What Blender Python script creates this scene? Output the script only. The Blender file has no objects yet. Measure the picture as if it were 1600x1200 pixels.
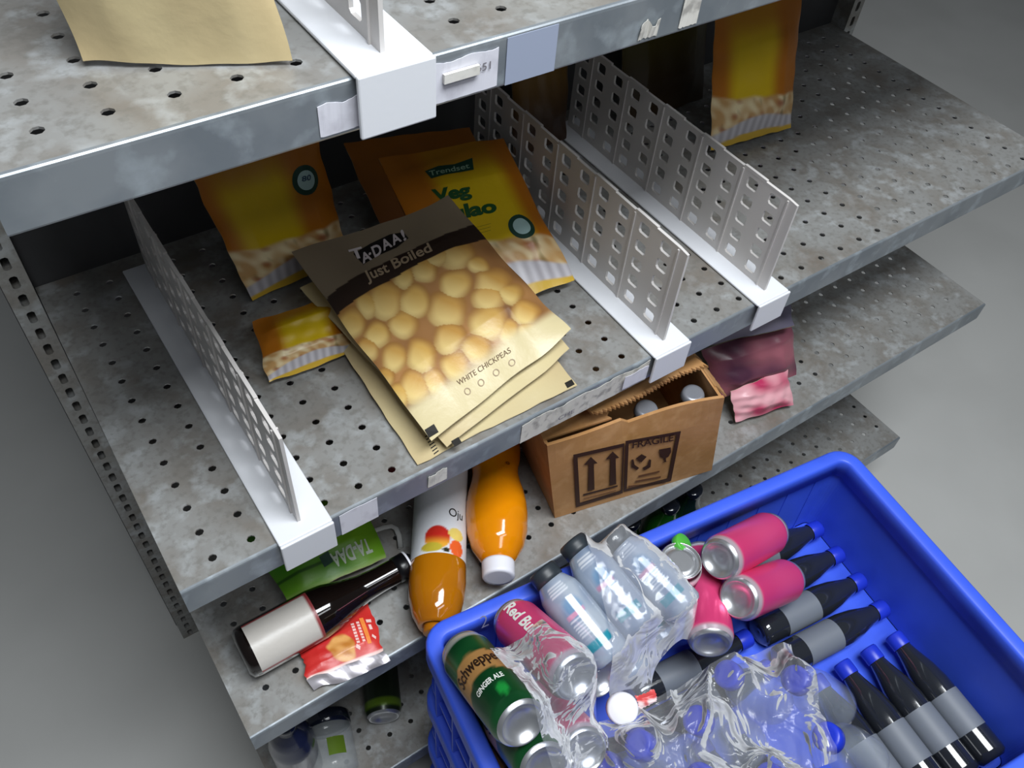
import bpy, bmesh, math, random
import numpy as np
from mathutils import Vector, Matrix
random.seed(7); rng = np.random.default_rng(7)
SC = bpy.context.scene
COL = SC.collection

# ------------------------------------------------------------------ camera
F = 1358.4
CR = np.array([[0.824, -0.562, 0.066], [-0.394, -0.653, -0.647], [0.407, 0.507, -0.760]])
u_, _, vt_ = np.linalg.svd(CR); CR = u_ @ vt_          # rows: image right, image down, forward
CP = np.array([-0.3132, -0.4045, 0.6758])
cam = bpy.data.cameras.new('camera'); camo = bpy.data.objects.new('camera', cam); COL.objects.link(camo)
cam.sensor_width = 36; cam.lens = F / 1600 * 36; cam.clip_start = 0.02
M4 = Matrix.Identity(4)
for r in range(3):
    M4[r][0] = CR[0][r]; M4[r][1] = -CR[1][r]; M4[r][2] = -CR[2][r]; M4[r][3] = CP[r]
camo.matrix_world = M4
SC.camera = camo

# ------------------------------------------------------------------ light
SC.view_settings.view_transform = 'Standard'; SC.view_settings.look = 'None'
SC.view_settings.gamma = 1; SC.view_settings.use_curve_mapping = False
SC.view_settings.exposure = 0.0
w = bpy.data.worlds.new('shop_light'); SC.world = w; w.use_nodes = True
w.node_tree.nodes['Background'].inputs[0].default_value = (0.86, 0.93, 1.0, 1)
w.node_tree.nodes['Background'].inputs[1].default_value = 0.07
def tube(loc, power, sx, sy):
    l = bpy.data.lights.new('ceiling_tube', 'AREA'); l.shape = 'RECTANGLE'; l.size = sx; l.size_y = sy
    l.energy = power; l.color = (0.93, 0.97, 1.0)
    o = bpy.data.objects.new('ceiling_tube', l); COL.objects.link(o); o.location = loc
    return o
tube((0.15, -0.55, 1.75), 51, 1.3, 0.55)
tube((0.15, -1.30, 1.75), 9, 1.3, 0.3)

# ------------------------------------------------------------------ pixel helpers (photo frame 1600 x 1200)
def ray(x, y): return CR.T @ np.array([(x - 800) / F, (y - 600) / F, 1.0])
def at(x, y, z):
    d = ray(x, y); return CP + d * (z - CP[2]) / d[2]
def on_plane(x, y, p, n):
    d = ray(x, y); return CP + d * (np.dot(np.array(p) - CP, n) / np.dot(d, n))
def proj(p):
    c = CR @ (np.array(p) - CP); return np.array([800 + F * c[0] / c[2], 600 + F * c[1] / c[2]])
def reach(pa, L, x, y, far=True):
    d = ray(x, y); e = CP - pa; a = d @ d; b = 2 * d @ e; c = e @ e - L * L
    q = b * b - 4 * a * c
    t = (-b + (1 if far else -1) * math.sqrt(max(q, 0))) / (2 * a)
    return CP + d * t
def homog(src):
    dst = [(0, 0), (1, 0), (1, 1), (0, 1)]; A = []; bb = []
    for (x, y), (U, V) in zip(src, dst):
        A += [[x, y, 1, 0, 0, 0, -U * x, -U * y], [0, 0, 0, x, y, 1, -V * x, -V * y]]; bb += [U, V]
    h = np.linalg.solve(np.array(A, float), np.array(bb, float))
    return np.append(h, 1).reshape(3, 3)
def hap(H, x, y):
    x = np.asarray(x, float); y = np.asarray(y, float)
    k = H[2, 0] * x + H[2, 1] * y + H[2, 2]
    return (H[0, 0] * x + H[0, 1] * y + H[0, 2]) / k, (H[1, 0] * x + H[1, 1] * y + H[1, 2]) / k

def hx(s):
    s = s.lstrip('#'); c = np.array([int(s[i:i + 2], 16) for i in (0, 2, 4)]) / 255.0
    return np.where(c <= 0.04045, c / 12.92, ((c + 0.055) / 1.055) ** 2.4)
def sm(a, b, x): t = np.clip((x - a) / (b - a), 0, 1); return t * t * (3 - 2 * t)
_ph = rng.uniform(0, 6.28, (40, 2)); _fr = rng.normal(0, 1, (40, 2))
def noise2(x, y, f=1.0, seed=0, n=10):
    o = 0
    for i in range(n):
        k = (i + seed * 3) % 40; o = o + np.sin(f * (_fr[k, 0] * x + _fr[k, 1] * y) * 6.28 + _ph[k, 0] + seed)
    return o / math.sqrt(n) * 0.7

# ------------------------------------------------------------------ materials
MATS = {}
def mat(name, color=None, rough=0.5, metal=0.0, attr=False, spec=0.5, trans=0.0, ior=1.45, coat=0.0, noise=None, bump=None, alpha=1.0, sss=0.0):
    if name in MATS: return MATS[name]
    m = bpy.data.materials.new(name); m.use_nodes = True; nt = m.node_tree; b = nt.nodes['Principled BSDF']
    c = hx(color) if isinstance(color, str) else np.array(color if color is not None else (0.8, 0.8, 0.8))
    b.inputs['Base Color'].default_value = (*c, 1); b.inputs['Roughness'].default_value = rough
    b.inputs['Metallic'].default_value = metal; b.inputs['Specular IOR Level'].default_value = spec
    b.inputs['Transmission Weight'].default_value = trans; b.inputs['IOR'].default_value = ior
    b.inputs['Coat Weight'].default_value = coat; b.inputs['Coat Roughness'].default_value = 0.06
    b.inputs['Alpha'].default_value = alpha
    if sss: b.inputs['Subsurface Weight'].default_value = sss; b.inputs['Subsurface Radius'].default_value = (0.02, 0.01, 0.004); b.inputs['Subsurface Scale'].default_value = 0.5
    src = None
    if attr:
        a = nt.nodes.new('ShaderNodeAttribute'); a.attribute_name = 'Col'; src = a.outputs['Color']
    tc = None
    def coord():
        nonlocal tc
        if tc is None: tc = nt.nodes.new('ShaderNodeTexCoord')
        return tc.outputs['Object']
    if noise:                                       # [(scale, colour, amount, lo, hi), ...] blotches over the base
        if src is None:
            rg = nt.nodes.new('ShaderNodeRGB'); rg.outputs[0].default_value = (*c, 1); src = rg.outputs[0]
        for sc, cc, am, lo, hi in noise:
            n = nt.nodes.new('ShaderNodeTexNoise'); n.inputs['Scale'].default_value = sc; n.inputs['Detail'].default_value = 5
            nt.links.new(coord(), n.inputs['Vector'])
            mr = nt.nodes.new('ShaderNodeMapRange'); mr.inputs[1].default_value = lo; mr.inputs[2].default_value = hi; mr.inputs[4].default_value = am
            nt.links.new(n.outputs['Fac'], mr.inputs[0])
            mx = nt.nodes.new('ShaderNodeMix'); mx.data_type = 'RGBA'
            nt.links.new(mr.outputs[0], mx.inputs[0]); nt.links.new(src, mx.inputs[6]); mx.inputs[7].default_value = (*hx(cc), 1)
            src = mx.outputs[2]
    if src is not None: nt.links.new(src, b.inputs['Base Color'])
    if bump:
        n = nt.nodes.new('ShaderNodeTexNoise'); n.inputs['Scale'].default_value = bump[0]; n.inputs['Detail'].default_value = 4
        nt.links.new(coord(), n.inputs['Vector'])
        bp = nt.nodes.new('ShaderNodeBump'); bp.inputs['Strength'].default_value = bump[1]; bp.inputs['Distance'].default_value = bump[2]
        nt.links.new(n.outputs['Fac'], bp.inputs['Height']); nt.links.new(bp.outputs[0], b.inputs['Normal'])
    MATS[name] = m; return m
def film_mat(name, base=0.10, tint=(0.93, 0.95, 1.0), bump=(45, 0.9, 0.01), fres=1.25, milk=0.3):
    m = bpy.data.materials.new(name); m.use_nodes = True; nt = m.node_tree; nt.nodes.clear()
    out = nt.nodes.new('ShaderNodeOutputMaterial'); tr = nt.nodes.new('ShaderNodeBsdfTransparent'); tr.inputs[0].default_value = (*tint, 1)
    g = nt.nodes.new('ShaderNodeBsdfPrincipled'); g.inputs['Base Color'].default_value = (milk, milk * 1.02, milk * 1.06, 1); g.inputs['Roughness'].default_value = 0.12
    g.inputs['Specular IOR Level'].default_value = 1.0; g.inputs['Coat Weight'].default_value = 1.0
    tc = nt.nodes.new('ShaderNodeTexCoord'); n = nt.nodes.new('ShaderNodeTexNoise'); n.inputs['Scale'].default_value = bump[0]; n.inputs['Detail'].default_value = 2.5; n.inputs['Distortion'].default_value = 0.9
    nt.links.new(tc.outputs['Object'], n.inputs['Vector'])
    bp = nt.nodes.new('ShaderNodeBump'); bp.inputs['Strength'].default_value = bump[1]; bp.inputs['Distance'].default_value = bump[2]
    nt.links.new(n.outputs['Fac'], bp.inputs['Height']); nt.links.new(bp.outputs[0], g.inputs['Normal'])
    fr = nt.nodes.new('ShaderNodeFresnel'); fr.inputs[0].default_value = fres; nt.links.new(bp.outputs[0], fr.inputs[1])
    ad = nt.nodes.new('ShaderNodeMath'); ad.operation = 'ADD'; ad.use_clamp = True; ad.inputs[1].default_value = base
    nt.links.new(fr.outputs[0], ad.inputs[0])
    mx = nt.nodes.new('ShaderNodeMixShader'); nt.links.new(ad.outputs[0], mx.inputs[0]); nt.links.new(tr.outputs[0], mx.inputs[1]); nt.links.new(g.outputs[0], mx.inputs[2])
    nt.links.new(mx.outputs[0], out.inputs[0]); MATS[name] = m; return m

STEEL = mat('galvanised_steel', '#a3a3a1', 0.42, 0.45, noise=[(22, '#8f8981', 0.7, 0.42, 0.62), (45, '#c0c4c6', 0.7, 0.52, 0.68), (11, '#7f7264', 0.55, 0.55, 0.72), (160, '#84827c', 0.5, 0.5, 0.66)], bump=(60, 0.1, 0.002))
LIPM = mat('galvanised_lip', '#959ba0', 0.4, 0.5, noise=[(14, '#7d858c', 0.8, 0.42, 0.6), (40, '#b9c3ca', 0.6, 0.53, 0.7)], bump=(60, 0.1, 0.002))
WHITEP = mat('white_plastic', '#dfe1e6', 0.35, bump=(300, 0.05, 0.001))
PANELP = mat('panel_plastic', '#cdc9c6', 0.4)
BACKM = mat('back_panel_paint', '#4a4a4c', 0.6, noise=[(8, '#38383a', 0.7, 0.4, 0.65)])
PAPER = mat('label_paper', '#d9d9e2', 0.7, noise=[(60, '#b5b3bd', 0.6, 0.5, 0.7)])
PAPERY = mat('label_paper_worn', '#cfccc4', 0.7, noise=[(90, '#8f8c88', 0.8, 0.5, 0.66), (25, '#e6e4df', 0.6, 0.5, 0.7)])
FILMB = mat('label_film_blue', '#9aa3b8', 0.3)
INK = mat('black_ink', '#17140f', 0.6)
INKG = mat('grey_ink', '#77747a', 0.6)
PRINT = mat('printed_film', attr=True, rough=0.34, spec=0.5, bump=(70, 0.18, 0.003))
PRINTC = mat('printed_can', attr=True, rough=0.28, metal=0.25)
ALU = mat('aluminium', '#c9cbcf', 0.3, 0.85, bump=(80, 0.05, 0.001))
FILM = film_mat('clear_film', base=0.15, bump=(30, 0.9, 0.014), milk=0.6)
FILM2 = film_mat('shrink_film', base=0.22, bump=(24, 0.7, 0.010), milk=0.6)
FILMC = film_mat('bag_film', base=0.20, bump=(18, 1.0, 0.03), milk=0.5)
FLOORM = mat('floor_epoxy', '#c4c4c1', 0.45, noise=[(3, '#b8b8b5', 0.6, 0.4, 0.65)])

# ------------------------------------------------------------------ object helpers
WL = {}
def empty(name, loc, label, cat, group=None):
    o = bpy.data.objects.new(name, None); o.empty_display_size = 0.02; COL.objects.link(o); o.location = loc; WL[o] = np.array(loc, float)
    o['label'] = label; o['category'] = cat
    if group: o['group'] = group
    return o
def tag(o, label, cat, group=None):
    o['label'] = label; o['category'] = cat
    if group: o['group'] = group
    return o
def obj(name, V, Fc, m, parent=None, smooth=False, col=None, label=None, origin=None):
    V = np.asarray(V, float)
    if origin is None:
        origin = WL[parent] if parent is not None else np.array([(V[:, 0].min() + V[:, 0].max()) / 2, (V[:, 1].min() + V[:, 1].max()) / 2, V[:, 2].min()])
    me = bpy.data.meshes.new(name); me.from_pydata((V - origin).tolist(), [], [tuple(int(i) for i in f) for f in Fc]); me.materials.append(m)
    if smooth: me.polygons.foreach_set('use_smooth', [True] * len(me.polygons))
    if col is not None:
        a = me.color_attributes.new('Col', 'FLOAT_COLOR', 'POINT'); c4 = np.ones((len(V), 4)); c4[:, :3] = col; a.data.foreach_set('color', c4.ravel())
    me.update()
    o = bpy.data.objects.new(name, me); COL.objects.link(o); WL[o] = origin
    if parent is not None: o.parent = parent; o.location = origin - WL[parent]; KIDS.setdefault(parent, []).append(o)
    else: o.location = origin
    if label: o['label'] = label
    return o
KIDS = {}
def kid(parent, *names):                                # the part a print or piece sits on
    for n in names:
        for c in KIDS.get(parent, []):
            if c.name.split('.')[0] == n: return c
    return parent
def boxv(a, b):
    x0, y0, z0 = a; x1, y1, z1 = b
    V = [(x0, y0, z0), (x1, y0, z0), (x1, y1, z0), (x0, y1, z0), (x0, y0, z1), (x1, y0, z1), (x1, y1, z1), (x0, y1, z1)]
    return V, [(0, 3, 2, 1), (4, 5, 6, 7), (0, 1, 5, 4), (1, 2, 6, 5), (2, 3, 7, 6), (3, 0, 4, 7)]
def obox(o, ax, ay, az, lx, ly, lz):                  # box from corner o along three axes
    o = np.array(o, float); V = []
    for z in (0, lz):
        for x, y in ((0, 0), (lx, 0), (lx, ly), (0, ly)): V.append(o + np.array(ax) * x + np.array(ay) * y + np.array(az) * z)
    return V, [(0, 3, 2, 1), (4, 5, 6, 7), (0, 1, 5, 4), (1, 2, 6, 5), (2, 3, 7, 6), (3, 0, 4, 7)]
def join(*vf):
    V = []; Fc = []
    for v, f in vf:
        k = len(V); V += list(v); Fc += [tuple(i + k for i in q) for q in f]
    return V, Fc
def bevel(o, width, seg=2):
    b = o.modifiers.new('bevel', 'BEVEL'); b.width = width; b.segments = seg; b.limit_method = 'ANGLE'; b.angle_limit = math.radians(40)
def perforated(us, vs, hole, emb, th):
    """plate on cells us x vs; hole(i,j)->None or list of 8 (du,dv) around the cell centre; emb(u,v,t)->3D"""
    V = []; Fc = []; idx = {}
    def vid(u, v, t):
        k = (round(u, 6), round(v, 6), t)
        if k not in idx: idx[k] = len(V); V.append(emb(u, v, t * th))
        return idx[k]
    for i in range(len(us) - 1):
        for j in range(len(vs) - 1):
            a, b, c, d = us[i], us[i + 1], vs[j], vs[j + 1]
            h = hole(i, j)
            for t in (0, 1):
                Q = [vid(a, c, t), vid(b, c, t), vid(b, d, t), vid(a, d, t)]
                if h is None: f = [Q]
                else:
                    mu, mv = (a + b) / 2, (c + d) / 2
                    I = [vid(mu + x, mv + y, t) for x, y in h]   # 8 points ccw starting lower left edge: bl-b, br-b, br-r, tr-r, tr-t, tl-t, tl-l, bl-l
                    f = [[Q[0], Q[1], I[1], I[0]], [Q[1], I[2], I[1]], [Q[1], Q[2], I[3], I[2]], [Q[2], I[4], I[3]],
                         [Q[2], Q[3], I[5], I[4]], [Q[3], I[6], I[5]], [Q[3], Q[0], I[7], I[6]], [Q[0], I[0], I[7]]]
                Fc += [q if t else q[::-1] for q in f]
            if h is not None:
                for k in range(8):
                    x0, y0 = h[k]; x1, y1 = h[(k + 1) % 8]
                    Fc.append([vid(mu + x0, mv + y0, 0), vid(mu + x1, mv + y1, 0), vid(mu + x1, mv + y1, 1), vid(mu + x0, mv + y0, 1)])
    # outer border
    nu, nv = len(us) - 1, len(vs) - 1
    for i in range(nu):
        for v, fl in ((vs[0], 0), (vs[-1], 1)):
            q = [vid(us[i], v, 0), vid(us[i + 1], v, 0), vid(us[i + 1], v, 1), vid(us[i], v, 1)]; Fc.append(q[::-1] if fl else q)
    for j in range(nv):
        for u, fl in ((us[0], 1), (us[-1], 0)):
            q = [vid(u, vs[j], 0), vid(u, vs[j + 1], 0), vid(u, vs[j + 1], 1), vid(u, vs[j], 1)]; Fc.append(q[::-1] if fl else q)
    return V, Fc
def octo(a, b, c):
    return [(-a + c, -b), (a - c, -b), (a, -b + c), (a, b - c), (a - c, b), (-a + c, b), (-a, b - c), (-a, -b + c)]

# ------------------------------------------------------------------ text
def text_mesh(txt, bold=0.02, cut=0):
    cu = bpy.data.curves.new('t', 'FONT'); cu.body = txt; cu.size = 1; cu.offset = bold; cu.resolution_u = 4; cu.fill_mode = 'FRONT'
    o = bpy.data.objects.new('t', cu); COL.objects.link(o)
    dg = bpy.context.evaluated_depsgraph_get(); dg.update()
    me = bpy.data.meshes.new_from_object(o.evaluated_get(dg))
    bpy.data.objects.remove(o); bpy.data.curves.remove(cu)
    bm = bmesh.new(); bm.from_mesh(me); bpy.data.meshes.remove(me)
    bmesh.ops.triangulate(bm, faces=bm.faces[:])
    if cut: bmesh.ops.subdivide_edges(bm, edges=[e for e in bm.edges if e.calc_length() > 0.12], cuts=cut, use_grid_fill=False)
    bmesh.ops.triangulate(bm, faces=bm.faces[:])
    V = np.array([v.co[:2] for v in bm.verts]); bm.verts.index_update()
    Fc = [[v.index for v in f.verts] for f in bm.faces]; bm.free()
    V[:, 0] -= V[:, 0].min(); W = V[:, 0].max()
    return V, Fc, W
def text_px(parent, name, txt, A, B, up, fn, m, bold=0.02, cut=0, label=None):
    """baseline from pixel A to pixel B, cap height vector up (pixels); fn(px,py)->3D"""
    V, Fc, W = text_mesh(txt, bold, cut)
    A = np.array(A, float); B = np.array(B, float); up = np.array(up, float)
    P = A + np.outer(V[:, 0] / W, B - A) + np.outer(V[:, 1] / 0.7, up)
    return obj(name, fn(P[:, 0], P[:, 1]), Fc, m, kid(parent, 'body', 'front_wall', 'wall'), label=label)

# ------------------------------------------------------------------ pouches
class Pouch:
    def __init__(s, corners, T, seed=0, wr=0.002, curl=None, flat=0.0):
        s.c = [np.array(c, float) for c in corners]; s.T = T; s.seed = seed; s.wr = wr; s.curl = curl
        n = np.cross(s.c[1] - s.c[0], s.c[3] - s.c[0]); n /= np.linalg.norm(n)
        if n @ (CP - s.c[0]) < 0: n = -n
        s.n = n; s.H = homog([proj(c) for c in s.c]); s.Hi = np.linalg.inv(s.H)
    def S(s, u, v, side=1, off=0.0):
        u = np.asarray(u, float); v = np.asarray(v, float)
        a, b, c, d = s.c
        P = (np.outer((1 - u) * (1 - v), a) + np.outer(u * (1 - v), b) + np.outer(u * v, c) + np.outer((1 - u) * v, d))
        uu = np.clip(u, 0, 1); vv = np.clip(v, 0, 1)
        e = np.minimum(1, np.sin(np.pi * uu) * 1.6) ** 0.8 * np.minimum(1, np.sin(np.pi * vv) * 1.35) ** 1.1
        h = s.T * e * (1.0 if side > 0 else -0.35)
        wv = s.wr * (noise2(u, v, 0.8, s.seed) + 0.6 * noise2(u, v, 2.1, s.seed + 1)) * (0.45 + 0.55 * e)
        hh = h + wv
        wo = np.minimum(1, np.minimum(np.abs(uu - .5), 1) * 2) ** 8; wo2 = (np.abs(vv - .5) * 2) ** 8
        P = P + np.outer(.0018 * noise2(v, v * .3, 2.2, s.seed + 7) * wo, (b - a) / np.linalg.norm(b - a)) + np.outer(.0018 * noise2(u, u * .3, 2.2, s.seed + 8) * wo2, (d - a) / np.linalg.norm(d - a))
        if s.curl is not None: hh = hh + s.curl(uu, vv)
        return P + np.outer(hh + off, s.n)
    def px(s, x, y, off=0.0006):
        u, v = hap(s.H, x, y); return s.S(u, v, 1, off)
    def build(s, parent, color, nu=90, nv=120, back='#b9ad92', name='body'):
        U, Vv = np.meshgrid(np.linspace(0, 1, nu), np.linspace(0, 1, nv)); u = U.ravel(); v = Vv.ravel()
        P = s.S(u, v); x, y = hap(s.Hi, u, v); C = color(u, v, x, y)
        bu, bv = np.meshgrid(np.linspace(0, 1, 14), np.linspace(0, 1, 18)); Pb = s.S(bu.ravel(), bv.ravel(), -1, -0.0008)
        Fc = []
        for j in range(nv - 1):
            for i in range(nu - 1):
                k = j * nu + i; Fc.append((k, k + nu, k + nu + 1, k + 1))
        n0 = len(P)
        for j in range(17):
            for i in range(13):
                k = n0 + j * 14 + i; Fc.append((k, k + 1, k + 15, k + 14))
        Cb = np.tile(hx(back), (len(Pb), 1))
        return obj(name, np.vstack([P, Pb]), Fc, PRINT, parent, True, np.vstack([C, Cb]))

def lerp(a, b, t): return a + (b - a) * np.asarray(t)[:, None]
def pouch_thing(name, label, P, color, cat='pouch', group=None, **k):
    mid = sum(P.c) / 4; z = min(c[2] for c in P.c)
    e = empty(name, (mid[0], mid[1], z), label, cat, group)
    P.build(e, color, **k); return e

# ------------------------------------------------------------------ lathe things
def frame(A, B):
    w_ = (B - A) / np.linalg.norm(B - A); x_ = (CP - (A + B) / 2); x_ = x_ - w_ * (x_ @ w_); x_ /= np.linalg.norm(x_)
    return x_, np.cross(w_, x_), w_
def dense(prof, step=0.007):
    o = [prof[0]]
    for a, b in zip(prof[:-1], prof[1:]):
        n = max(1, int(math.hypot(b[0] - a[0], b[1] - a[1]) / step))
        for i in range(1, n + 1): o.append((a[0] + (b[0] - a[0]) * i / n, a[1] + (b[1] - a[1]) * i / n))
    return o
def lathe(A, fr, prof, seg=40, color=None, step=0.007):
    prof = dense(prof, step); x_, y_, w_ = fr; n = len(prof)
    th = np.linspace(-math.pi, math.pi, seg, endpoint=False)
    r = np.array([max(p[0], 1e-5) for p in prof]); z = np.array([p[1] for p in prof])
    T, R = np.meshgrid(th, r); _, Zz = np.meshgrid(th, z); T = T.ravel(); R = R.ravel(); Zz = Zz.ravel()
    V = A + np.outer(R * np.cos(T), x_) + np.outer(R * np.sin(T), y_) + np.outer(Zz, w_)
    Fc = []
    for j in range(n - 1):
        for i in range(seg):
            i2 = (i + 1) % seg; Fc.append((j * seg + i, j * seg + i2, (j + 1) * seg + i2, (j + 1) * seg + i))
    C = color(T, Zz) if color else None
    return V, Fc, C
AXES = []                                              # axes of the things in the crate
PTS = {}                                               # name -> sampled points, for draping film
def lpart(parent, name, A, fr, prof, m, seg=40, color=None, step=0.007, key=None, label=None):
    V, Fc, C = lathe(A, fr, prof, seg, color, step)
    if key: PTS.setdefault(key, []).append(V)
    return obj(name, V, Fc, m, parent, True, C, label)
def cyl_text(parent, name, txt, A, fr, r, z0, th0, hgt, length, m, along=True, bold=0.02, flip=False):
    """text on a cylinder; along=True reads along the axis, else around it"""
    V, Fc, W = text_mesh(txt, bold, 2); x_, y_, w_ = fr
    s = (V[:, 0] / W - 0.5) * length; t = (V[:, 1] / 0.7 - 0.5) * hgt
    if flip: s, t = -s, -t
    if along: zz = z0 + s; th = th0 - t / r
    else: zz = z0 + t; th = th0 + s / r
    R = r + 0.0005
    P = A + np.outer(R * np.cos(th), x_) + np.outer(R * np.sin(th), y_) + np.outer(zz, w_)
    return obj(name, P, Fc, m, kid(parent, 'label_sleeve', 'can_body', 'bottle_body'))
def can(label, A, B, r, color, group=None, key=None, cat='can', tab=False, name='drink_can', body=None):
    """A = base centre, B = lid centre"""
    A = np.array(A, float); B = np.array(B, float); h = np.linalg.norm(B - A); fr = frame(A, B)
    low = A if A[2] < B[2] else B
    AXES.append((A, B, r))
    e = empty(name, low, label, cat, group)
    lpart(e, 'can_body', A, fr, [(r * 0.9, 0.004), (r, 0.012), (r, h - 0.013), (r * 0.87, h - 0.003)], body or PRINTC, 48, color, 0.0035, key)
    lpart(e, 'can_base', A, fr, [(1e-5, 0.009), (r * 0.45, 0.008), (r * 0.68, 0.003), (r * 0.75, 0.0), (r * 0.8, 0.0), (r * 0.9, 0.004)], ALU, 40, None, 0.004, key)
    lpart(e, 'can_lid', A, fr, [(r * 0.87, h - 0.003), (r * 0.89, h - 0.001), (r * 0.87, h), (r * 0.83, h), (r * 0.8, h - 0.004), (r * 0.74, h - 0.004), (r * 0.7, h - 0.002), (1e-5, h - 0.002)], ALU, 40, None, 0.005, key)
    if tab:
        x_, y_, w_ = fr; V = []
        for a in np.linspace(0, 2 * math.pi, 14, endpoint=False):
            p = A + w_ * (h - 0.0015) + x_ * (math.cos(a) * r * 0.36 + r * 0.12) + y_ * math.sin(a) * r * 0.24; V += [p, p + w_ * 0.0012]
        n = 14; Fc = [tuple(range(1, 28, 2))] + [(2 * i, 2 * ((i + 1) % n), 2 * ((i + 1) % n) + 1, 2 * i + 1) for i in range(n)]
        obj('pull_tab', V, Fc, ALU, e)
    return e, A, fr, h

# ================================================================== SETTING
X0, X1, YB = -0.315, 0.95, 0.425
ZT, ZM, ZL, ZB, ZF = 0.4138, 0.0, -0.2648, -0.62, -0.80
def struct(o): o['kind'] = 'structure'; return o
V, Fc = boxv((-4, -4, ZF - 0.02), (5, 5, ZF)); struct(obj('floor', V, Fc, FLOORM))
V, Fc = boxv((X0 - 0.03, YB, ZF + 0.001), (X1 + 0.03, YB + 0.012, 0.95)); struct(obj('wall_back', V, Fc, BACKM))

LIPH = 0.0345
def shelf(label, Z, Y0, ph, lip_h=LIPH):
    e = empty('shelf_board', ((X0 + X1) / 2, Y0, Z - lip_h), label, 'shelf')
    px_, py_ = 0.0347, 0.0288
    xs = sorted(set([X0, X1] + [round(ph[0] + (k + 0.5) * px_, 6) for k in range(-60, 60) if X0 + 0.005 < ph[0] + (k + 0.5) * px_ < X1 - 0.005]))
    ys = sorted(set([Y0 + 0.003, YB - 0.001] + [round(ph[1] + (k + 0.5) * py_, 6) for k in range(-30, 30) if Y0 + 0.006 < ph[1] + (k + 0.5) * py_ < YB - 0.005]))
    H8 = octo(0.0036, 0.0034, 0.0021)
    def hole(i, j):
        if xs[i + 1] - xs[i] < px_ * 0.98 or ys[j + 1] - ys[j] < py_ * 0.98: return None
        return H8
    V, Fc = perforated(xs, ys, hole, lambda u, v, t: (u, v, Z - 0.0015 + t), 0.0015)
    obj('deck', V, Fc, STEEL, e)
    pr = [(Y0 + 0.003, 0.0), (Y0 + 0.0012, -0.0003), (Y0 + 0.0003, -0.0012), (Y0, -0.003), (Y0, -lip_h + 0.002), (Y0 + 0.001, -lip_h + 0.0004), (Y0 + 0.0025, -lip_h), (Y0 + 0.014, -lip_h),
          (Y0 + 0.014, -lip_h + 0.0015), (Y0 + 0.003, -lip_h + 0.0016), (Y0 + 0.0015, -lip_h + 0.003), (Y0 + 0.0016, -0.003), (Y0 + 0.003, -0.0015)]
    n = len(pr); V = [(x, y, Z + z) for x in (X0, X1) for y, z in pr]
    Fc = [(i, i + n, (i + 1) % n + n, (i + 1) % n) for i in range(n)] + [tuple(range(n)), tuple(range(2 * n - 1, n - 1, -1))]
    obj('front_lip', V, Fc, LIPM, e)
    for xa in (X0, X1 - 0.0015):
        V, Fc = boxv((xa, Y0 + 0.016, Z - lip_h), (xa + 0.0015, YB - 0.002, Z - 0.0016)); obj('side_flange', V, Fc, LIPM, e)
    return e
def lip_label(e, Y0, Z, x0, x1, z0, z1, m, name='price_label', torn=0.0, seed=0, n=14, proud=0.0006):
    """paper strip on a lip; z0 bottom, z1 top (relative to deck); torn = ragged top edge amplitude"""
    rr = np.random.default_rng(seed); V = []; Fc = []
    xs = np.linspace(x0, x1, n)
    for i, x in enumerate(xs):
        t = z1 - torn * (0.5 + 0.5 * math.sin(i * 0.55 + seed)) - torn * 0.25 * rr.random(); b = z0 + torn * 0.2 * abs(rr.normal(0, 0.5)); lift = torn * 0.25 * abs(rr.normal(0, 0.6))
        V += [(x, Y0 - proud, Z + b), (x, Y0 - proud - lift, Z + t), (x, Y0 - proud + 0.0004, Z + b), (x, Y0 - proud - lift + 0.0004, Z + t)]
    for i in range(n - 1):
        k = 4 * i; Fc += [(k, k + 4, k + 5, k + 1), (k + 2, k + 3, k + 7, k + 6), (k + 1, k + 5, k + 7, k + 3), (k, k + 2, k + 6, k + 4)]
    Fc += [(0, 1, 3, 2), (4 * n - 4, 4 * n - 2, 4 * n - 1, 4 * n - 3)]
    return obj(name, V, Fc, m, kid(e, 'front_lip'))
def plane_text(e, name, txt, x0, x1, z, h, Y, m, bold=0.01):
    V, Fc, W = text_mesh(txt, bold)
    P = np.stack([x0 + V[:, 0] / W * (x1 - x0), np.full(len(V), Y), z + V[:, 1] / 0.7 * h], 1)
    return obj(name, P, Fc, m, kid(e, 'front_lip'))

LY = -0.036
hT = at(709, 32.6, ZT)
sT = shelf('top perforated grey metal shelf with torn price labels on its front lip', ZT, 0.0, (hT[0], hT[1]))
sM = shelf('middle perforated grey metal shelf carrying the chickpea pouches', ZM, 0.0, (-0.1069, 0.019), 0.036)
sL = shelf('lower perforated grey metal shelf carrying orange juice bottles and cardboard box', ZL, LY, (-0.1407, -0.0225))
sB = shelf('bottom perforated shelf near the floor holding cans and jars', ZB, -0.042, (-0.112, 0.002))
# kick plate under the bottom shelf
V, Fc = boxv((X0, 0.0, ZF), (X1, 0.004, ZB - LIPH)); struct(obj('baseboard_front', V, Fc, BACKM))
for x in (X0 - 0.028, X1 + 0.001):
    us = [x, x + 0.027]; vs = list(np.arange(ZF, 0.9501, 0.025))
    V, Fc = perforated(us, vs, lambda i, j: octo(0.004, 0.008, 0.002), lambda u, v, t: (u, YB - 0.03 + t, v), 0.03)
    tag(obj('upright_post', V, Fc, STEEL), ('slotted grey upright post at the left end of the shelving' if x < 0 else 'slotted grey upright post at the right end of the shelving'), 'post', 'shelving uprights')

def lipx(px, py, z, Y0=0.0): return on_plane(px, py, (0, Y0, 0), np.array([0, 1, 0]))[0]
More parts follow.
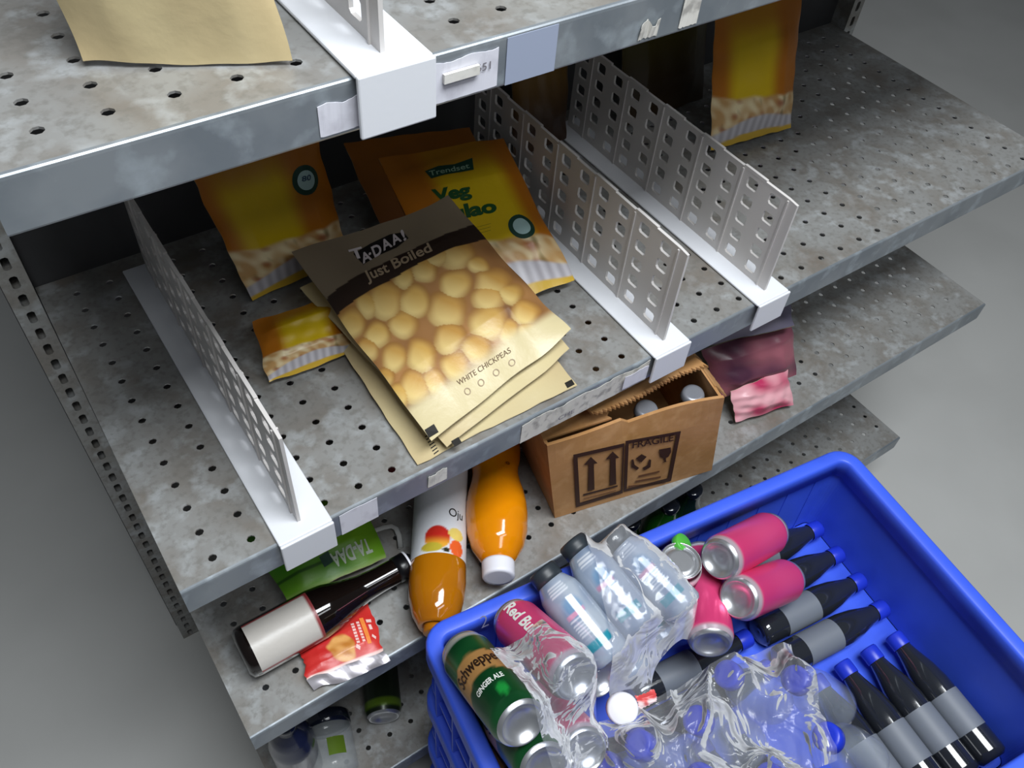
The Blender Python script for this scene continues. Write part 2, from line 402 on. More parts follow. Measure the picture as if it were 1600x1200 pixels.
# price labels, top shelf
lip_label(sT, 0, ZT, lipx(497, 185, ZT), lipx(560, 180, ZT), -0.031, -0.010, PAPER, torn=0.002, seed=3)
lt = lip_label(sT, 0, ZT, lipx(676, 130, ZT), lipx(776, 120, ZT), -0.032, -0.005, PAPER, torn=0.0015, seed=5, n=20)
V, Fc = boxv((lipx(690, 120, ZT), -0.0034, ZT - 0.0185), (lipx(745, 110, ZT), -0.0012, ZT - 0.0125)); obj('torn_paper_flap', V, Fc, PAPERY, kid(sT, 'front_lip'))
plane_text(sT, 'printed_digits', '651', lipx(742, 120, ZT), lipx(764, 115, ZT), ZT - 0.018, 0.005, -0.0016, INKG)
lip_label(sT, 0, ZT, lipx(790, 100, ZT), lipx(868, 80, ZT), -0.0335, -0.002, FILMB, name='label_film')
lip_label(sT, 0, ZT, lipx(1000, 40, ZT), lipx(1030, 30, ZT), -0.031, -0.016, PAPERY, name='sticker_residue', torn=0.006, seed=9)
lip_label(sT, 0, ZT, lipx(1062, 30, ZT), lipx(1092, 15, ZT), -0.031, -0.002, PAPERY, name='sticker_residue', torn=0.005, seed=11)
# middle shelf
lip_label(sM, 0, 0, lipx(531, 815, 0), lipx(590, 795, 0), -0.0345, -0.001, PAPER, torn=0.001, seed=2)
lip_label(sM, 0, 0, lipx(668, 750, 0), lipx(698, 735, 0), -0.030, -0.008, PAPERY, name='sticker_residue', torn=0.004, seed=6)
lip_label(sM, 0, 0, lipx(812, 690, 0), lipx(1008, 590, 0), -0.0345, -0.0015, PAPERY, torn=0.003, seed=8, n=40)
plane_text(sM, 'printed_letters', 'CHE', lipx(868, 655, 0), lipx(893, 643, 0), -0.022, 0.006, -0.0040, INKG)
lip_label(sM, 0, 0, lipx(967, 610, 0), lipx(1004, 590, 0), -0.026, -0.004, PAPER, torn=0.002, seed=12, proud=0.0042)

# ================================================================== SHELF DIVIDERS
def divider(x0, Z, Yf, label, H=0.127, depth=0.40, yp=0.010, W=0.0505):
    e = empty('shelf_divider', (x0 + W / 2, Yf, Z), label, 'divider', 'white perforated shelf dividers')
    b = Z + 0.0008
    V, Fc = join(boxv((x0, Yf - 0.004, b), (x0 + W, Yf + depth, b + 0.003)), boxv((x0, Yf - 0.0075, b - 0.037), (x0 + W, Yf - 0.0042, b + 0.003)))
    o = obj('base', V, Fc, WHITEP, e); bevel(o, 0.0012)
    xm = x0 + W / 2; cw = 0.0335; n = 11; rows = 5
    ys = [Yf + yp, Yf + yp + 0.012] + [Yf + yp + 0.012 + cw * (k + 1) for k in range(n)]
    zs = [b + 0.003] + [b + 0.006 + (H - 0.010) / rows * k for k in range(rows + 1)]
    H8 = octo(0.0078, 0.0068, 0.0022)
    V, Fc = perforated(ys, zs, lambda i, j: None if (i == 0 or j == 0) else H8, lambda u, v, t: (xm - 0.0015 + t, u, v), 0.003)
    obj('panel', V, Fc, PANELP, e)
    zt = zs[-1]
    V, Fc = [], []
    for k in range(n):
        y0 = ys[1] + cw * k; hh = 0.004 if k % 2 else 0.0022
        V, Fc = join((V, Fc), boxv((xm - 0.0017, y0, zt), (xm + 0.0017, y0 + cw, zt + hh)))
    V, Fc = join((V, Fc), ([(xm + s * 0.0015, *q) for s in (-1, 1) for q in ((ys[0], zt), (ys[1], zt), (ys[1], zt + 0.0022), (ys[0], zt - 0.004 + 0.005))], [(0, 1, 2, 3), (7, 6, 5, 4), (3, 2, 6, 7), (0, 3, 7, 4)]))
    obj('top_edge', V, Fc, PANELP, e)
    for k in range(0, n + 1, 2):
        y0 = ys[1] + cw * k - 0.001
        for s in (-1, 1):
            V, Fc = boxv((xm + s * 0.0022 - 0.0008, y0, b + 0.003), (xm + s * 0.0022 + 0.0008, y0 + 0.002, zt)); obj('rib', V, Fc, PANELP, kid(e, 'panel'))
    return e
divider(-0.1240, ZT, 0.0, 'white plastic divider clipped over the lip of the top shelf')
divider(0.1975, ZM, 0.0, 'white perforated divider beside the yellow rice pouch on middle shelf')
divider(0.352, ZM, 0.0, 'white perforated divider farthest right on the middle shelf')
divider(-0.229, ZM, 0.0, 'white plastic divider at the left end of the middle shelf')

# ================================================================== POUCHES ON THE MIDDLE SHELF
def tri_mark(e, P, cx, cy, w, h, m=INK, name='eye_mark', dx=(1, -0.6), dy=(0.6, 1)):
    q = [(-w, -h), (w, -h), (w, h), (-w, h)]
    x = [cx + a * dx[0] + b * dy[0] for a, b in q]; y = [cy + a * dx[1] + b * dy[1] for a, b in q]
    return obj(name, P.px(np.array(x), np.array(y)), [(0, 1, 2, 3)], m, kid(e, 'body'))

CREAM = hx('#cdbf95')
PEAS = [(719, 402, 30), (672, 427, 25), (719, 450, 26), (773, 448, 30), (611, 474, 33), (656, 476, 28), (707, 488, 34), (638, 510, 28), (593, 525, 25), (768, 470, 28), (768, 508, 33),
        (711, 532, 28), (618, 562, 25), (665, 560, 31), (753, 546, 27), (720, 572, 25), (550, 505, 27), (650, 606, 28), (683, 598, 24), (622, 618, 22), (823, 490, 24), (800, 462, 22), (575, 545, 20), (800, 520, 20), (580, 480, 22), (690, 405, 20), (750, 420, 18), (640, 440, 22), (600, 590, 20), (830, 520, 18)]
def chickpea_colour(corn_px_band, seed=0):
    (lt, lb), (rt, rb), ph = corn_px_band
    def f(u, v, x, y):
        wob = 0.004 * noise2(u, v, 2, seed)
        bt = lt + (rt - lt) * u + wob; bb = lb + (rb - lb) * u + wob
        C = np.tile(hx('#776957'), (len(u), 1)); C = lerp(C, hx('#8a7c66'), 0.5 + 0.5 * noise2(u, v, 1.2, seed + 2))
        C[v > bt] = hx('#2e211a')
        # picture
        best = np.full(len(u), 9.0); val = np.zeros(len(u)); rnd = np.zeros(len(u))
        wx = x + 4 * noise2(u, v, 3, 1); wy = y + 4 * noise2(u, v, 3, 2)
        for i, (cx, cy, r) in enumerate(PEAS):
            r = r * 0.93; d = np.hypot(wx - cx, (wy - cy) * 1.02) / r
            m = d < best; best[m] = d[m]
            sh = ((wx - cx) * -0.25 + (wy - cy) * 0.75) / r
            val[m] = sh[m]; rnd[m] = (i * 37 % 11) / 11
        pic = np.tile(hx('#7d5633'), (len(u), 1)); pic = lerp(pic, hx('#a87a4a'), np.clip(0.5 + 0.6 * noise2(u, v, 2.4, 5), 0, 1))
        pea = np.tile(hx('#bd8f48'), (len(u), 1)); pea = lerp(pea, hx('#cba458'), rnd); pea = lerp(pea, hx('#ead794'), np.clip(0.25 + 0.8 * val, 0, 1)); pea = lerp(pea, hx('#966a38'), sm(0.5, 1.05, best) * np.clip(0.95 - 0.5 * val, 0.3, 1))
        k = sm(1.10, 0.92, best); pic = pic * (1 - k)[:, None] + pea * k[:, None]
        m = v > bb; C[m] = pic[m]
        k = sm(ph - 0.035, ph + 0.03, v + 0.012 * noise2(u, v, 1.5, 7)); C = C * (1 - k)[:, None] + CREAM * k[:, None]
        return C
    return f
# bottom pouch of the stack
c3 = [at(505, 500, .012), at(742, 405, .012), at(900, 603, .004), at(650, 727, .003)]
P3 = Pouch(c3, 0.008, 11, 0.0012)
def cream_col(tone='#cbbd92'):
    return lambda u, v, x, y: lerp(np.tile(hx(tone), (len(u), 1)), hx('#bda981'), np.clip(0.35 + 0.45 * noise2(u, v, 1.1, 3), 0, 1))
e = pouch_thing('food_pouch', 'cream pouch at the bottom of the chickpea stack, corner over the shelf edge', P3, cream_col(), group='stacked chickpea pouches')
tri_mark(e, P3, 889, 601, 5, 4)
for k in range(7): tri_mark(e, P3, 668 + k * 2.2, 683 + k * 4.0, 4, 0.7, name='printed_line')
# middle pouch
c2 = [at(470, 450, .040), at(720, 345, .045), at(893, 545, .022), at(700, 698, .014)]
P2b = Pouch(c2, 0.010, 5, 0.0015)
e = pouch_thing('food_pouch', 'cream pouch sandwiched between the two others in the chickpea stack', P2b, cream_col('#cfc296'), group='stacked chickpea pouches')
tri_mark(e, P2b, 716, 690, 6, 4)
# top pouch
c1 = [at(455, 398, .070), at(700, 308, .088), at(893, 522, .036), at(675, 687, .030)]
def curl1(u, v): return 0.006 * np.cos(u * 5) * sm(0.35, 0.0, v) + 0.010 * sm(0.72, 1, u) * sm(0.75, 1, v)
P1 = Pouch(c1, 0.013, 2, 0.0024, curl1)
lt_ = hap(P1.H, [500, 519, 728, 745], [471, 494, 355, 378])[1]
ph_ = float(np.mean(hap(P1.H, [632, 770, 850], [638, 560, 495])[1]))
e = pouch_thing('food_pouch', 'chickpea pouch on top of the stack, brown header and photo of boiled chickpeas', P1, chickpea_colour(((lt_[0], lt_[1]), (lt_[2], lt_[3]), ph_)), group='stacked chickpea pouches', nu=150, nv=190)
LGREY = mat('silver_print', '#c9bfc0', 0.5); BROWNT = mat('brown_print', '#6b5138', 0.6); BLK = mat('logo_black', '#14100e', 0.5); TAN = mat('tan_print', '#a08c72', 0.6)
def backing_poly(e, P, pts, m, name='logo_backing', off=0.0005):  # dark printed shape behind the logo lettering
    x = np.array([p[0] for p in pts], float); y = np.array([p[1] for p in pts], float)
    cx, cy = x.mean(), y.mean(); X = [cx]; Y = [cy]; Fc = []
    n = len(pts)
    for r in (0.5, 1.0): X += list(cx + (x - cx) * r); Y += list(cy + (y - cy) * r)
    for i in range(n):
        j = (i + 1) % n; Fc += [(0, 1 + i, 1 + j), (1 + i, 1 + n + i, 1 + n + j, 1 + j)]
    return obj(name, P.px(np.array(X), np.array(Y), off), Fc, m, kid(e, 'body'))
backing_poly(e, P1, [(562, 398), (590, 378), (620, 362), (640, 360), (648, 372), (630, 388), (600, 402), (578, 418)], BLK)
for ch, A, B, up in (('T', (560, 410), (581, 403), (-6, -18)), ('A', (577, 417), (592, 408), (-5, -17)), ('\u00b7', (589, 408), (593, 405), (-5, -17)), ('D', (596, 405), (609, 397), (-6, -19)), ('A', (610, 393), (624, 385), (-6, -18)), ('A', (625, 384), (638, 376), (-6, -17)), ('!', (641, 377), (645, 374), (-6, -19))):
    text_px(e, 'logo_letter', ch, A, B, up, lambda x, y: P1.px(x, y, 0.0010), LGREY, 0.03)
text_px(e, 'title_print', 'Just Boiled', (583, 447), (684, 399), (-7, -15), P1.px, TAN, 0.02)
text_px(e, 'name_print', 'WHITE CHICKPEAS', (724, 601), (806, 549), (-4, -7), P1.px, BROWNT, 0.0)
for (cx, cy) in ((738, 608), (760, 594), (784, 579), (808, 564)):
    a = np.linspace(0, 2 * math.pi, 12, endpoint=False); X = np.r_[cx + 5.5 * np.cos(a), cx + 4 * np.cos(a)]; Y = np.r_[cy + 5.5 * np.sin(a), cy + 4 * np.sin(a)]
    obj('printed_icon', P1.px(X, Y), [(i, (i + 1) % 12, 12 + (i + 1) % 12, 12 + i) for i in range(12)], TAN, kid(e, 'body'))
tri_mark(e, P1, 676, 672, 8, 6)

# yellow rice pouches
GREENP = mat('green_print', '#0f4a1c', 0.5); GREEND = mat('dark_green_print', '#0f3a2c', 0.5); PALEB = mat('pale_blue_print', '#a7c6c4', 0.5); DBLUE = mat('blue_print', '#2f4c66', 0.5)
def rice_col(cu=0.56, base=0.80, top=0.0):
    def f(u, v, x, y):
        C = np.tile(hx('#d6b512'), (len(u), 1))
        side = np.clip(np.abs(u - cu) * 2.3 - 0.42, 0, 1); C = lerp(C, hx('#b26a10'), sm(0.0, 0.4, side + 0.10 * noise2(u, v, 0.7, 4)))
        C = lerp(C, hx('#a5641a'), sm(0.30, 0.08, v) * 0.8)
        # bowl of rice
        ry = 0.66 + 0.10 * (u - 0.55) + 0.015 * noise2(u, v, 3, 8); k = sm(ry - 0.015, ry + 0.02, v)
        g = noise2(u, v, 6, 9, 14); food = np.tile(hx('#c49a63'), (len(u), 1)); food = lerp(food, hx('#ead9ae'), np.clip(0.4 + 0.7 * g, 0, 1)); food = lerp(food, hx('#9a4a26'), np.clip(noise2(u, v, 4, 21) * 1.2 - 0.45, 0, 1)); food = lerp(food, hx('#6d5a24'), np.clip(noise2(u, v, 5, 15) - 0.6, 0, 1))
        C = C * (1 - k)[:, None] + food * k[:, None]
        by = 0.85 - 0.05 * np.cos((u - 0.5) * 5); k = sm(by - 0.012, by + 0.012, v); bowl = lerp(np.tile(hx('#c9c6cc'), (len(u), 1)), hx('#a9a5ab'), 0.5 + 0.5 * np.sin(u * 70))
        C = C * (1 - k)[:, None] + bowl * k[:, None]
        k = sm(0.945, 0.96, v + 0.02 * np.cos((u - .5) * 5)); C = C * (1 - k)[:, None] + hx('#d0aa3a') * k[:, None]
        return C
    return f
def badge(e, P, cx, cy, rx, ry, ang=0.0, txt=None):
    a = np.linspace(0, 2 * math.pi, 28, endpoint=False); ca, sa = math.cos(ang), math.sin(ang)
    def el(s): return cx + s * (rx * np.cos(a) * ca - ry * np.sin(a) * sa), cy + s * (rx * np.cos(a) * sa + ry * np.sin(a) * ca)
    def disc(s, m, nm, off):
        X, Y = el(s); X2, Y2 = el(s * 0.5); X = np.r_[cx, X2, X]; Y = np.r_[cy, Y2, Y]
        obj(nm, P.px(X, Y, off), [(0, 1 + i, 1 + (i + 1) % 28) for i in range(28)] + [(1 + i, 29 + i, 29 + (i + 1) % 28, 1 + (i + 1) % 28) for i in range(28)], m, kid(e, 'body'))
    disc(1.0, GREEND, 'badge_ring', 0.0005); disc(0.66, PALEB, 'badge_disc', 0.0009)
    if txt: text_px(e, 'badge_print', txt, (cx - rx * 0.36, cy + 2), (cx + rx * 0.34, cy - 1), (0, -ry * 0.35), lambda x, y: P.px(x, y, 0.0013), DBLUE, 0.02)
tr = np.array([0.209, 0.311, 0.083]); tl = np.array([0.063, 0.348, 0.082]); br = np.array([0.189, 0.127, 0.014]); bl = br + np.array([-.148, .008, .0])
PV = Pouch([tl, tr, br, bl], 0.012, 3, 0.0022)
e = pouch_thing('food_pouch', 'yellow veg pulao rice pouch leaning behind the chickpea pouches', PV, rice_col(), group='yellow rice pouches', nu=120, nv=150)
backing_poly(e, PV, [(668, 274), (690, 265), (715, 262), (742, 252), (744, 274), (725, 277), (700, 282), (678, 288)], GREEND, 'logo_backing')
text_px(e, 'logo_print', 'Trendset', (676, 284), (738, 271), (-2, -9), lambda x, y: PV.px(x, y, 0.0012), mat('logo_mint', '#8fae96', 0.5), 0.01)
text_px(e, 'title_print', 'Veg', (682, 327), (741, 316), (-5, -18), PV.px, GREENP, 0.045)
text_px(e, 'title_print', 'Pulao', (693, 357), (780, 342), (-5, -19), PV.px, GREENP, 0.045)
badge(e, PV, 816, 366, 21, 17, 0.55)
for k in range(3): text_px(e, 'printed_line', '____', (748, 365 + 5 * k), (770, 360 + 5 * k), (0, -6), PV.px, GREENP, 0.0)
# second yellow pouch tucked behind it
d = np.array([-0.024, 0.038, 0.002])
PV2 = Pouch([tl + d + (0, 0, .004), tr + d, br + d + (0, .01, 0), bl + d + (0, .01, 0)], 0.008, 9, 0.0015)
e = pouch_thing('food_pouch', 'brown-orange pouch tucked behind the veg pulao pouch', PV2, lambda u, v, x, y: lerp(np.tile(hx('#8a5214'), (len(u), 1)), hx('#5a3210'), sm(.1, .6, v)), group='yellow rice pouches', nu=60, nv=80)
# left: pouch standing at the back
bl5 = at(395, 470, 0.012); br5 = at(545, 398, 0.012)
ex5 = (br5 - bl5) / np.linalg.norm(br5 - bl5)
tr5 = on_plane(490, 193, (0, .345, 0), np.array([0, 1.0, 0])); tl5 = tr5 - ex5 * 0.14
P5 = Pouch([tl5, tr5, br5, bl5], 0.014, 13, 0.002)
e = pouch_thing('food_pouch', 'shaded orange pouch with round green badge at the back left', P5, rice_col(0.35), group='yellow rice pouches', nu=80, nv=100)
badge(e, P5, 470, 284, 22, 24, 0.0, '80')
# left: pouch lying near the left divider
c6 = [at(395, 505, .035), at(535, 455, .035), at(553, 549, .008), at(420, 600, .008)]
P6 = Pouch(c6, 0.012, 17, 0.002)
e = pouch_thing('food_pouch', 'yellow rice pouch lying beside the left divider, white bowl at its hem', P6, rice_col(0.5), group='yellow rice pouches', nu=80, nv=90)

# right bay, behind the far divider
def dim_pouch(lbl, p0, exv, wd, up, col, seed, T=0.014):
    p0 = np.array(p0, float); exv = np.array(exv, float); exv /= np.linalg.norm(exv); up = np.array(up, float)
    P = Pouch([p0 + up, p0 + exv * wd + up, p0 + exv * wd, p0], T, seed, 0.002)
    return pouch_thing('food_pouch', lbl, P, col, group='packets in the right bay', nu=60, nv=70), P
dim_pouch('yellow packet standing in the right bay behind the far divider', (0.50, 0.24, 0.012), (1, -0.1, 0), 0.14, (0, 0.05, 0.17), rice_col(0.4), 23)
e, Pq = dim_pouch('dark olive packet at the back of the right bay', (0.43, 0.34, 0.012), (1, 0.0, 0), 0.15, (0, 0.05, 0.19), lambda u, v, x, y: lerp(np.tile(hx('#4a4418'), (len(u), 1)), hx('#33240f'), sm(.3, .8, v)), 25)
dim_pouch('brown packet at the back between the two tall dividers', (0.262, 0.355, 0.012), (1, 0, 0), 0.085, (0, 0.03, 0.15), lambda u, v, x, y: lerp(np.tile(hx('#7a5a22'), (len(u), 1)), hx('#3b2412'), sm(.2, .8, v)), 27, 0.01)
# top shelf scraps
q0 = at(461, 100, ZT + 0.001)
Pt = Pouch([q0 + (-0.10, 0.09, 0.17), q0 + (-0.004, 0.05, 0.17), q0 + (-0.002, 0.0, 0.002), q0 + (-0.10, 0.05, 0.002)], 0.012, 30, 0.002)
pouch_thing('food_pouch', 'cream packet standing at the left edge of the top shelf', Pt, cream_col('#c9b98f'), nu=40, nv=60)
q1 = at(862, 2, ZT + 0.002)
Pt = Pouch([q1 + (0.03, 0.16, 0.03), q1 + (0.15, 0.11, 0.03), q1 + (0.07, 0.0, 0.002), q1 + (-0.045, 0.045, 0.002)], 0.012, 33, 0.002)
pouch_thing('food_pouch', 'cream packet lying on the top shelf right of its divider', Pt, cream_col('#b8a983'), nu=40, nv=60)

# ================================================================== LOWER SHELF
UP = np.array([0, 0, 1.0])
def flatpoly(e, name, pts, fn, m):
    P = fn(np.array([p[0] for p in pts], float), np.array([p[1] for p in pts], float)); return obj(name, P, [tuple(range(len(pts)))], m, kid(e, 'body', 'front_wall'))
# --- cardboard box
CARD = mat('cardboard', '#b98a5a', 0.8, noise=[(14, '#a2743f', 0.7, 0.42, 0.66), (60, '#c79b6b', 0.5, 0.5, 0.7)], bump=(120, 0.15, 0.002))
CARDI = mat('cardboard_inside', '#7a5738', 0.85)
BRINK = mat('brown_ink', '#3a1f12', 0.7)
ca = at(867, 810, ZL); cb = at(1112, 735, ZL); cx = (cb - ca); CW = np.linalg.norm(cx); cx /= CW; cn = np.array([-cx[1], cx[0], 0]); CD = 0.165; CH = 0.166; T_ = 0.004
UC = UP - cx * 0.17
ca = ca + UP * 0.0005
e = empty('cardboard_box', ca + cx * CW / 2 + cn * CD / 2, 'open brown cardboard box with fragile print, holding dark bottles', 'box')
def cpanel(name, o, ax, ay, az, lx, ly, lz, m=CARD): 
    V, Fc = obox(o, ax, ay, az, lx, ly, lz); return obj(name, V, Fc, m, e)
# front wall with a sagging, wavy upper edge
n = 24; V = []; Fc = []
for i in range(n + 1):
    t = i / n; top = CH - 0.004 * math.sin(t * 7) - 0.010 * math.sin(math.pi * t) ** 2 * (t > 0.45); p = ca + cx * CW * t
    for dn in (0, T_): V += [p + cn * dn, p + cn * (dn + 0.001) + UC * top * 0.72, p + cn * (dn + 0.007 * math.sin(math.pi * t)) + UC * top]
for i in range(n):
    k = 6 * i; q = k + 6
    Fc += [(k, q, q + 1, k + 1), (k + 1, q + 1, q + 2, k + 2), (k + 3, k + 4, q + 4, q + 3), (k + 4, k + 5, q + 5, q + 4), (k + 2, q + 2, q + 5, k + 5), (k, k + 3, q + 3, q)]
Fc += [(0, 1, 4, 3), (1, 2, 5, 4), (6 * n, 6 * n + 3, 6 * n + 4, 6 * n + 1), (6 * n + 1, 6 * n + 4, 6 * n + 5, 6 * n + 2)]
obj('front_wall', V, Fc, CARD, e)
cpanel('side_wall', ca + cn * T_, cn, cx, UC, CD - 2 * T_, T_, CH - 0.006)
cpanel('side_wall', ca + cn * T_ + cx * (CW - T_), cn, cx, UC, CD - 2 * T_, T_, CH - 0.006)
cpanel('back_wall', ca + cn * (CD - T_), cx, cn, UC, CW, T_, CH - 0.006)
cpanel('bottom', ca + cn * T_ + cx * T_, cx, cn, UC, CW - 2 * T_, CD - 2 * T_, T_)
# torn flaps with serrated edges
def torn_flap(p0, along, L, out, wdt, thick, seed, teeth=26):
    rr = np.random.default_rng(seed); V = []; Fc = []; nrm = np.cross(along, out); nrm /= np.linalg.norm(nrm)
    m = teeth * 2
    for i in range(m + 1):
        t = i / m; d = wdt - (0.007 if i % 2 else 0.0) * rr.uniform(0.5, 1.2) + 0.004 * math.sin(t * 6)
        a = p0 + along * L * t; b = a + out * d
        V += [a, b, a + nrm * thick, b + nrm * thick]
    for i in range(m):
        k = 4 * i; q = k + 4; Fc += [(k, k + 1, q + 1, q), (k + 2, q + 2, q + 3, k + 3), (k + 1, k + 3, q + 3, q + 1), (k, q, q + 2, k + 2)]
    Fc += [(0, 2, 3, 1), (4 * m, 4 * m + 1, 4 * m + 3, 4 * m + 2)]
    return obj('torn_flap', V, Fc, CARD, e)
tp = ca + UC * (CH - 0.004)
fo = cx * 0.93 + UC * 0.06; torn_flap(tp + cn * 0.012, cn, CD - 0.02, fo / np.linalg.norm(fo), 0.085, 0.003, 3, 14)
e0_ = at(928, 648, -.070); e1_ = at(1108, 573, -.070); al_ = e1_ - e0_; fl_ = np.linalg.norm(al_); h_ = tp + cn * (CD - 0.006) + cx * 0.02; fo = e0_ - h_; fw = np.linalg.norm(fo); torn_flap(h_, al_ / fl_, fl_, fo / fw, fw, 0.003, 4, 30)
fo = cx * 0.55 - UC * 0.83; torn_flap(tp + cx * (CW + 0.0005) + cn * 0.02, cn, 0.06, fo / np.linalg.norm(fo), 0.035, 0.002, 6, 6)
# printed handling marks
def FP(x, y, off=0.0012):
    x = np.atleast_1d(x); y = np.atleast_1d(y); return np.array([on_plane(a, b, ca - cn * off, cn) for a, b in zip(x, y)])
def cpx(x, y): return (820 + x / 4.0, 530 + y / 4.0)
def frame_strip(outer, inner, name):
    P = FP(*zip(*[cpx(*p) for p in outer + inner])); n = len(outer)
    obj(name, P, [(i, (i + 1) % n, n + (i + 1) % n, n + i) for i in range(n)], BRINK, kid(e, 'front_wall'))
frame_strip([(303, 722), (622, 650), (612, 962), (320, 1052)], [(330, 740), (612, 674), (602, 944), (345, 1022)], 'printed_frame')
frame_strip([(630, 636), (976, 574), (914, 886), (618, 955)], [(650, 654), (948, 598), (894, 868), (638, 935)], 'printed_frame')
for o_ in ((0, 0), (136, -34)):
    for nm, q in (('printed_arrow', [(370, 785), (413, 735), (455, 775), (432, 780), (436, 940), (395, 948), (400, 783)]),):
        flatpoly(e, nm, [cpx(a + o_[0], b + o_[1]) for a, b in q], FP, BRINK)
flatpoly(e, 'printed_bar', [cpx(*p) for p in ((365, 968), (580, 912), (580, 922), (365, 980))], FP, BRINK)
for k in (22, 44): flatpoly(e, 'printed_bar', [cpx(*p) for p in ((370, 970 + k), (570, 920 + k), (570, 926 + k), (370, 977 + k))], FP, mat('faint_ink', '#8a5f3c', 0.7))
text_px(e, 'printed_word', 'FRAGILE', cpx(672, 682), cpx(930, 634), (0.5, -10), FP, BRINK, 0.02)
# hands round a crate
flatpoly(e, 'printed_hands', [cpx(*p) for p in ((695, 745), (730, 718), (762, 735), (728, 770))], FP, BRINK)
for sgn, xx in ((-1, 665), (1, 790)):
    a = [(xx, 755), (xx + sgn * -14, 750), (xx + sgn * -22, 785), (725 + sgn * 10, 805), (725 + sgn * 24, 818), (xx - sgn * 4, 800)]
    flatpoly(e, 'printed_hands', [cpx(*p) for p in a], FP, BRINK)
# wine glass
flatpoly(e, 'printed_glass', [cpx(*p) for p in ((838, 690), (912, 676), (915, 705), (898, 735), (882, 742), (884, 765), (900, 764), (858, 772), (872, 767), (870, 744), (850, 735))], FP, BRINK)
for k, (x0_, x1_) in enumerate(((710, 842), (692, 850), (648, 880))):
    flatpoly(e, 'printed_bar', [cpx(*p) for p in ((x0_, 852 + 32 * k), (x1_, 822 + 34 * k), (x1_, 832 + 34 * k), (x0_, 864 + 32 * k))], FP, mat('mid_ink', '#6b4429', 0.7))

# --- dark bottles in the box
DARKG = mat('dark_glass', '#120c0a', 0.08, coat=0.5); CAPS = mat('cap_silver', '#a9adb6', 0.35, 0.6)
def boxbottle(px, py, z, label):
    c = at(px, py, z); A = np.array([c[0], c[1], ca[2] + T_ + 0.001]); h = z - A[2]
    t = empty('glass_bottle', A, label, 'bottle', 'dark bottles in the cardboard box'); fr = frame(A, A + UP)
    lpart(t, 'glass', A, fr, [(1e-5, 0), (.024, 0), (.027, .004), (.027, h - .085), (.022, h - .06), (.0135, h - .035), (.0125, h - .008)], DARKG, 28)
    lpart(t, 'crown_cap', A, fr, [(.0142, h - .010), (.0150, h - .009), (.0140, h - .003), (.0125, h), (1e-5, h)], CAPS, 28, step=.003)
boxbottle(1084, 613, -.120, 'dark bottle with silver cap at the right end of the cardboard box')
boxbottle(1011, 637, -.120, 'dark bottle with silver cap half under the torn flap of the box')

# --- juice bottles
ORANGE = mat('orange_juice', '#e08a06', 0.12, coat=0.6, sss=0.25, noise=[(6, '#c06a04', 0.6, 0.45, 0.65)])
AMBER = mat('amber_juice', '#b06c08', 0.10, coat=0.7, sss=0.25, noise=[(9, '#8a4a06', 0.6, 0.42, 0.66)])
CAPW = mat('white_cap', '#e6e6ee', 0.4)
def juice(name, label, pcap, pback, zc, L):
    B = at(*pcap, zc); d = at(*pback, zc) - B; d /= np.linalg.norm(d); A = B + d * L
    t = empty(name, (A + B) / 2 - UP * (zc - ZL), label, 'bottle', 'juice bottles'); return t, A, B, frame(A, B)
t, A, B, fr = juice('juice_bottle', 'bright orange juice bottle with white cap lying on the lower shelf', (779, 903), (775, 772), ZL + 0.038, 0.205)
lpart(t, 'bottle_body', A, fr, [(1e-5, .003), (.024, 0), (.031, .003), (.033, .010), (.033, .03), (.0315, .043), (.029, .055), (.029, .065), (.031, .076), (.0345, .090), (.0372, .108), (.0378, .124), (.0362, .146), (.031, .165), (.0215, .181), (.0165, .186)], ORANGE, 48, step=.003)
lpart(t, 'cap', A, fr, [(.0165, .1855), (.0190, .1855), (.0192, .188), (.0190, .203), (.0178, .205), (1e-5, .205)], CAPW, 48, step=.003)
cyl_text(t, 'printed_mark', 'o', A, fr, .0295, .062, -0.55, .006, .006, mat('brown_mark', '#7a3d08', .5), along=False, flip=True, bold=.03)
a = np.linspace(0, 2 * math.pi, 5)[:-1] + .785; x_, y_, w_ = fr
t2, A2, B2, fr2 = juice('juice_bottle', 'amber juice bottle with white mango label, neck behind the blue crate', (680, 991), (688, 800), ZL + 0.033, 0.260)
def bz(px, py): return 0.260 - np.linalg.norm(at(px, py, ZL + 0.035) - B2)
zl = bz(694, 884); zm = bz(690, 864)
lpart(t2, 'bottle_body', A2, fr2, [(1e-5, .003), (.024, 0), (.030, .004), (.0318, .012), (.0318, zl - .004), (.0328, zl + .004), (.0330, zl + .025), (.0315, zl + .043), (.0265, zl + .062), (.0185, zl + .076), (.0120, .249)], AMBER, 48, step=.004)
lpart(t2, 'cap', A2, fr2, [(.0120, .247), (.0135, .247), (.0135, .259), (.012, .260), (1e-5, .260)], mat('amber_cap', '#a8660c', .3), 32)
